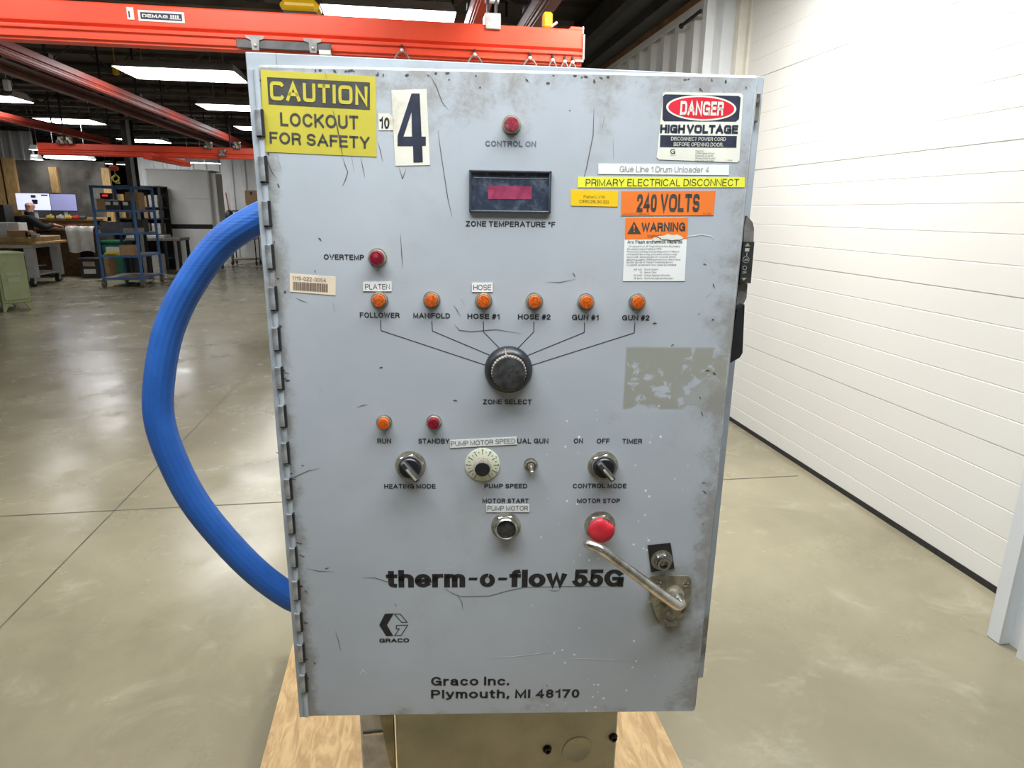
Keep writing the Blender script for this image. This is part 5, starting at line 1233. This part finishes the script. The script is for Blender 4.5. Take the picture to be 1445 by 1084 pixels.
# steel table and a low black machine behind the cart
p = onY(213, 336, 16.4); tb = thing('steel_table', 'low steel table with pale sheets, right behind the blue cart', 'table', (p.x, 16.4, 0)); tz = p.z
t_ = MB(); t_.bx(-.55, .62, 0, .7, tz-.06, tz, 0, .004); t_.build('tabletop', mat('grey_table_steel', (.20, .195, .18), .5, .2, 10, .2), tb)
for (x, y) in ((-.5, .03), (.57, .03), (-.5, .66), (.57, .66)): t_ = MB(); t_.bx(x-.03, x+.03, y-.03, y+.03, 0, tz-.06); t_.build('leg', BLACKM, tb)
t_ = MB(); t_.bx(-.5, .52, .05, .6, 0, .03); t_.box((0, 0, .015), (.01, .01, .03)); 
boxthing('sheet_stack', 'pale flat sheets lying on the low steel table', 'sheets', 205, 336, 16.45, .8, .5, .05, mat('pale_sheet', (.45, .44, .40), .6, 0, 15, .2)).location.z = tz
o = boxthing('black_crate', 'black crate on the floor under the low steel table', 'crate', 200, 382, 16.5, .42, .5, .50, BLACKD); o.location.z = 0
o = boxthing('pale_carton', 'pale carton on the floor under the low steel table', 'carton', 221, 380, 16.5, .16, .4, .46, mat('pale_sheet', (0, 0, 0))); o.location.z = 0
p = onY(200, 300, 17.6); rk = thing('parts_rack', 'black steel parts rack crowded with boxes behind the blue cart', 'rack', (p.x, 17.6, 0))
RZ = [onY(200, y, 17.6).z for y in (365, 330, 308, 292, 262)]
for x in (-.62, .45):
    for y in (0, .5): t_ = MB(); t_.bx(x-.025, x+.025, y-.025, y+.025, 0, RZ[4]); t_.build('post', BLACKM, rk)
for z in RZ: t_ = MB(); t_.bx(-.62, .45, 0, .5, z-.03, z); t_.build('shelf', BLACKM, rk)
t_ = MB(); t_.bx(-.62, .45, .51, .53, 0, RZ[4]); t_.build('back_panel', BLACKM, rk)
random.seed(21); ix = 0
WORD = ['brown', 'dark', 'tan', 'pale', 'grey']; COLS = {'brown': CARD, 'dark': BLACKD, 'tan': WOOD, 'pale': mat('pale_sheet', (0, 0, 0)), 'grey': GREYP}
for lv, z in enumerate(RZ[1:4]):
    for c_, (x, nm) in enumerate(((-.48, 'tan'), (-.22, 'dark'), (.02, 'brown'), (.27, 'grey' if lv % 2 else 'pale'))):
        h = (.22, .17, .26)[lv]+.06*random.random(); t_ = MB(); t_.bx(-.10, .10, 0, .35, 0, h, 0, .004)
        tag(t_.build('stored_box', COLS[nm], None, (p.x+x, 17.65, z)), nm+' box on the '+('lower', 'middle', 'upper')[lv]+' loaded shelf of the black parts rack', 'box', 'boxes on the black parts rack')
# tall grey panelled enclosure
eA, eB, eC = onZ(238, 379), onZ(306, 379), onZ(319, 375)
EG = mat('light_grey_panel', (.78, .77, .735), .5, 0, 2, .04)
EGb = mat('lighter_grey_panel', (.82, .81, .77), .5, 0, 2, .04)
yE = eB.y; xr = eB.x; xl = onY(213, 300, yE).x; zE = onY(290, 241.5, yE).z
en = thing('grey_enclosure', 'tall light grey panelled enclosure left of the white far wall', 'enclosure', ((xl+xr)/2, yE, 0)); ew = (xr-xl)/2
z1, z2, z3 = onY(270, 281, yE).z, onY(270, 316.5, yE).z, onY(270, 323, yE).z
t_ = MB(); t_.bx(-ew+.02, ew+.02, .02, .75, .09, zE-.01); t_.build('carcass', EG, en)
for (a, c) in ((z1+.008, zE), (z2, z1-.008)): t_ = MB(); t_.bx(-ew, ew, 0, .025, a, c, 0, .004); t_.build('upper_panel', EG, en)
t_ = MB(); t_.bx(-ew+.01, ew, .005, .03, z3, z2); t_.build('dark_gap', BLACKM, en)
t_ = MB(); t_.bx(-ew, ew, 0, .025, .03, z3, 0, .004); t_.build('lower_panel', EGb, en)
t_ = MB(); t_.bx(-ew-.02, ew+.10, -.02, .80, zE, zE+.03, 0, .004); t_.build('top_cap', EG, en)
t_ = MB(); t_.bx(ew+.02, ew+.16, .10, .70, z3, zE-.04, 0, .004); t_.build('side_column', EG, en)
for (x, y) in ((-ew+.06, .06), (ew-.04, .06), (-ew+.06, .7), (ew-.04, .7)): t_ = MB(); t_.bx(x-.03, x+.03, y-.03, y+.03, 0, .09); t_.build('foot', BLACKM, en)
# wire cart beyond
p, q = onZ(330, 372), onZ(351, 378); yc = 19.4; xa, xb = onY(328, 370, yc).x, onY(362, 370, yc).x
sc_ = thing('wire_cart', 'small dark framed cart in front of the white far wall, half behind the hose', 'cart', ((xa+xb)/2, yc, 0)); sw_ = (xb-xa)/2
for (x, y) in ((-sw_, 0), (sw_, 0), (-sw_, .5), (sw_, .5)):
    t_ = MB(); t_.cyl((x, y, .10), (x, y, 1.45 if y else .95), .015, None, 8); t_.build('post', BLACKM, sc_); t_ = MB(); t_.cyl((x-.02, y, .05), (x+.02, y, .05), .05, None, 12); t_.build('caster', RUBBER, sc_)
for z in (.16, .72): t_ = MB(); t_.bx(-sw_, sw_, 0, .5, z-.03, z); t_.build('shelf', mat('tan_shelf', (.33, .28, .2), .6, 0, 8, .2), sc_)
t_ = MB(); t_.cyl((-sw_, .5, 1.45), (sw_, .5, 1.45), .022, None, 8); t_.build('push_bar', BLACKM, sc_)
# broom with a dark round head propped up, and whiteboard scrap
p = onY(324, 305, 20.1); o = thing('round_brush', 'dark round brush with a red pole propped by the grey enclosure', 'brush', (p.x, 20.1, 0))
t_ = MB(); t_.lathe([(.06, p.z-.20), (.12, p.z-.12), (.13, p.z+.02), (.07, p.z+.14), (.03, p.z+.17)], 0, None, 14); t_.build('head', BLACKM, o)
t_ = MB(); t_.cyl((0, 0, p.z+.15), (-.05, .02, onY(322, 272, 20.1).z), .016, None, 8); t_.build('pole', RED2, o); t_ = MB(); t_.cyl((0, 0, 0), (0, 0, p.z-.18), .016, None, 8); t_.build('lower_pole', BLACKM, o)
p = onY(319, 285, 20.3); t_ = MB(); t_.bx(-.08, .10, 0, .02, -p.z+.002, .42); tag(t_.build('white_board', WHITEM, None, (p.x, 20.3, p.z)), 'narrow white board standing against the grey enclosure', 'board')
t_ = None
p = onY(357, 290, 20.6); t_ = MB(); t_.bx(-.20, .35, 0, .3, 0, .42, 0, .006); t_.bx(-.05, .0, -.004, .0, .30, .38, 1); o = t_.build('cardboard_box', [CARD, BLACKM], None, (p.x, 20.6, p.z)); tag(o, 'brown cardboard box beside the cabinet hinge, against the white far wall', 'box')
t_ = MB(); t_.bx(-.3, .45, -.05, .5, 0, p.z); tag(t_.build('white_plinth', FARW, None, (p.x, 20.6, 0)), 'white plinth carrying the brown cardboard box at the far wall', 'plinth')

# ------------------------------------------------------------------ person at the desk
YPn = 15.75
hd = onY(31, 290, YPn); pe = Vector((hd.x, YPn, 0))
st = thing('stool', 'black tall work stool under the seated person', 'stool', (hd.x+.02, YPn+.05, 0)); sz = .70
t_ = MB(); t_.lathe([(.20, sz-.07), (.22, sz-.04), (.21, sz-.005), (.12, sz)], 0, None, 24); t_.build('seat', BLACKM, st)
t_ = MB(); t_.cyl((0, 0, .08), (0, 0, sz-.06), .03); t_.build('column', DSTEEL, st)
t_ = MB(); t_.tube([(.2*math.cos(a*PI/6), .2*math.sin(a*PI/6), .27) for a in range(13)], .012, 8); t_.build('foot_ring', DSTEEL, st)
for k in range(5):
    a = 2*PI*k/5+.3; t_ = MB(); t_.bar((0, 0, .08), (.28*math.cos(a), .28*math.sin(a), .05), .04, .03); t_.ball((.28*math.cos(a), .28*math.sin(a), .03), .03, 0, 10, 6); t_.build('leg', BLACKM, st)
def skin(name, verts, edges, radii, root, mats, assign):
    me = bpy.data.meshes.new(name); me.from_pydata([tuple(v) for v in verts], edges, [])
    o = bpy.data.objects.new(name, me); COL.objects.link(o)
    md = o.modifiers.new('Skin', 'SKIN'); md.use_smooth_shade = True; md.branch_smoothing = .6
    sv = me.skin_vertices[0].data
    for i, r in enumerate(radii): sv[i].radius = (r, r) if not isinstance(r, tuple) else r; sv[i].use_root = (i == root)
    sb_ = o.modifiers.new('Sub', 'SUBSURF'); sb_.levels = 2; sb_.render_levels = 2
    dg = bpy.context.evaluated_depsgraph_get(); dg.update()
    me2 = bpy.data.meshes.new_from_object(o.evaluated_get(dg))
    o.modifiers.clear(); o.data = me2; bpy.data.meshes.remove(me)
    me2.materials.clear()
    for m in mats: me2.materials.append(m)
    for p in me2.polygons: p.material_index = assign(p.center); p.use_smooth = True
    return o
SKIN = mat('skin', (.52, .27, .19), .5, 0, 30, .08); BLKT = mat('black_cotton', (.013, .013, .014), .9, 0, 30, .2, .1); DENIM = mat('blue_denim', (.065, .12, .21), .85, 0, 60, .2, .1); SHOE = mat('dark_shoe', (.05, .035, .03), .6, 0, 30, .2)
hz = hd.z                                      # head centre height
L_ = Vector
fx, fy = .75, .62                              # facing direction of the seated torso: towards the screens and the desk
def F(f_, s_v, z): return (fx*f_+fy*s_v, fy*f_-fx*s_v, z)
V = []; E_ = []; Rr = []
def jn(p, r, par=None): V.append(p); Rr.append(r); i = len(V)-1; (E_.append((par, i)) if par is not None else None); return i
pel = jn(F(-.04, 0, sz+.12), (.19, .16)); wst = jn(F(-.02, 0, sz+.30), (.19, .165), pel); chs = jn(F(.05, 0, hz-.34), (.215, .175), wst); nb = jn(F(.09, 0, hz-.21), .13, chs)
nk = jn(F(.115, 0, hz-.135), .080, nb)
h1 = jn(F(.135, 0, hz-.075), .090, nk); h2 = jn(F(.125, 0, hz+.01), .118, h1); h3 = jn(F(.110, 0, hz+.085), .095, h2); ns_ = jn(F(.235, 0, hz-.02), .024, h2)
wr_pos = {}
for sd in (-1, 1):
    sh_ = jn(F(.07, sd*.21, hz-.245), .105, chs); el = jn(F(.26, sd*.29, hz-.46), .072, sh_); wr_ = jn(F(.50, sd*.16, zt+.075), .036, el); pm = jn(F(.57, sd*.14, zt+.055), (.042, .024), wr_)
    for k in range(4):
        o_ = (k-1.5)*.021; a_ = jn(F(.625, sd*.14+o_, zt+.048-.003*abs(k-1)), .0105, pm); b__ = jn(F(.665-.008*abs(k-1.3), sd*.14+o_*1.15, zt+.030), .009, a_); jn(F(.685-.01*abs(k-1.3), sd*.14+o_*1.2, zt+.012), .0075, b__)
    th = jn(F(.56, sd*.14-sd*.050, zt+.044), .011, pm); jn(F(.605, sd*.14-sd*.066, zt+.026), .009, th)
    hp_ = jn(F(.05, sd*.10, sz+.10), .105, pel); kn_ = jn(F(.47, sd*.15, sz+.07), .075, hp_); cf = jn(F(.49, sd*.15, sz-.18), .060, kn_); an = jn(F(.45, sd*.15, .36), .045, cf); hl = jn(F(.44, sd*.15, .31), .045, an); toe = jn(F(.60, sd*.16, .295), .036, hl)
def pm_(c):
    f_ = c.x*fx+c.y*fy
    if c.z > hz-.125: return 0
    if f_ > .455 and c.z > zt-.02 and c.z < hz-.3: return 0
    if c.z < .37: return 3
    if c.z < sz+.17 and not (f_ > .1 and c.z > sz+.15): return 2
    return 1
pn = skin('person', V, E_, Rr, pel, [SKIN, BLKT, DENIM, SHOE], pm_); pn.location = pe
tag(pn, 'bald person in a black shirt and blue jeans, seated at the desk facing the monitors', 'person')
t_ = MB()
for sd in (-1, 1): c = Vector(F(.215, sd*.040, hz+.012)); t_.ball(c, .015, 0, 10, 6)
t_.build('eyes', WHITEM, pn)
for sd in (-1, 1):
    t_ = MB(); c = Vector(F(.110, sd*.112, hz-.005)); t_.ball(c, (.020, .020, .034), 0, 10, 8); t_.build('ear', SKIN, pn)
t_ = MB(); c = F(.212, 0, hz-.055); t_.box(c, (.012, .05, .010), 0, (0, 0, math.atan2(fy, fx)), .003); t_.build('mouth', mat('lip', (.36, .14, .11), .5, 0, 30, .1), pn)
# dark office machine at the far left edge behind the bench
o = boxthing('black_device', 'black office machine at the left edge behind the white box files', 'device', -9, 318, 15.55, .5, .32, .42, BLACKD)
p = onY(-9, 318, 15.55); t_ = MB(); t_.bx(-.5, .22, -.02, .34, 0, p.z); tag(t_.build('side_stand', DKW, None, (p.x, 15.55, 0)), 'brown stand carrying the black office machine', 'stand')
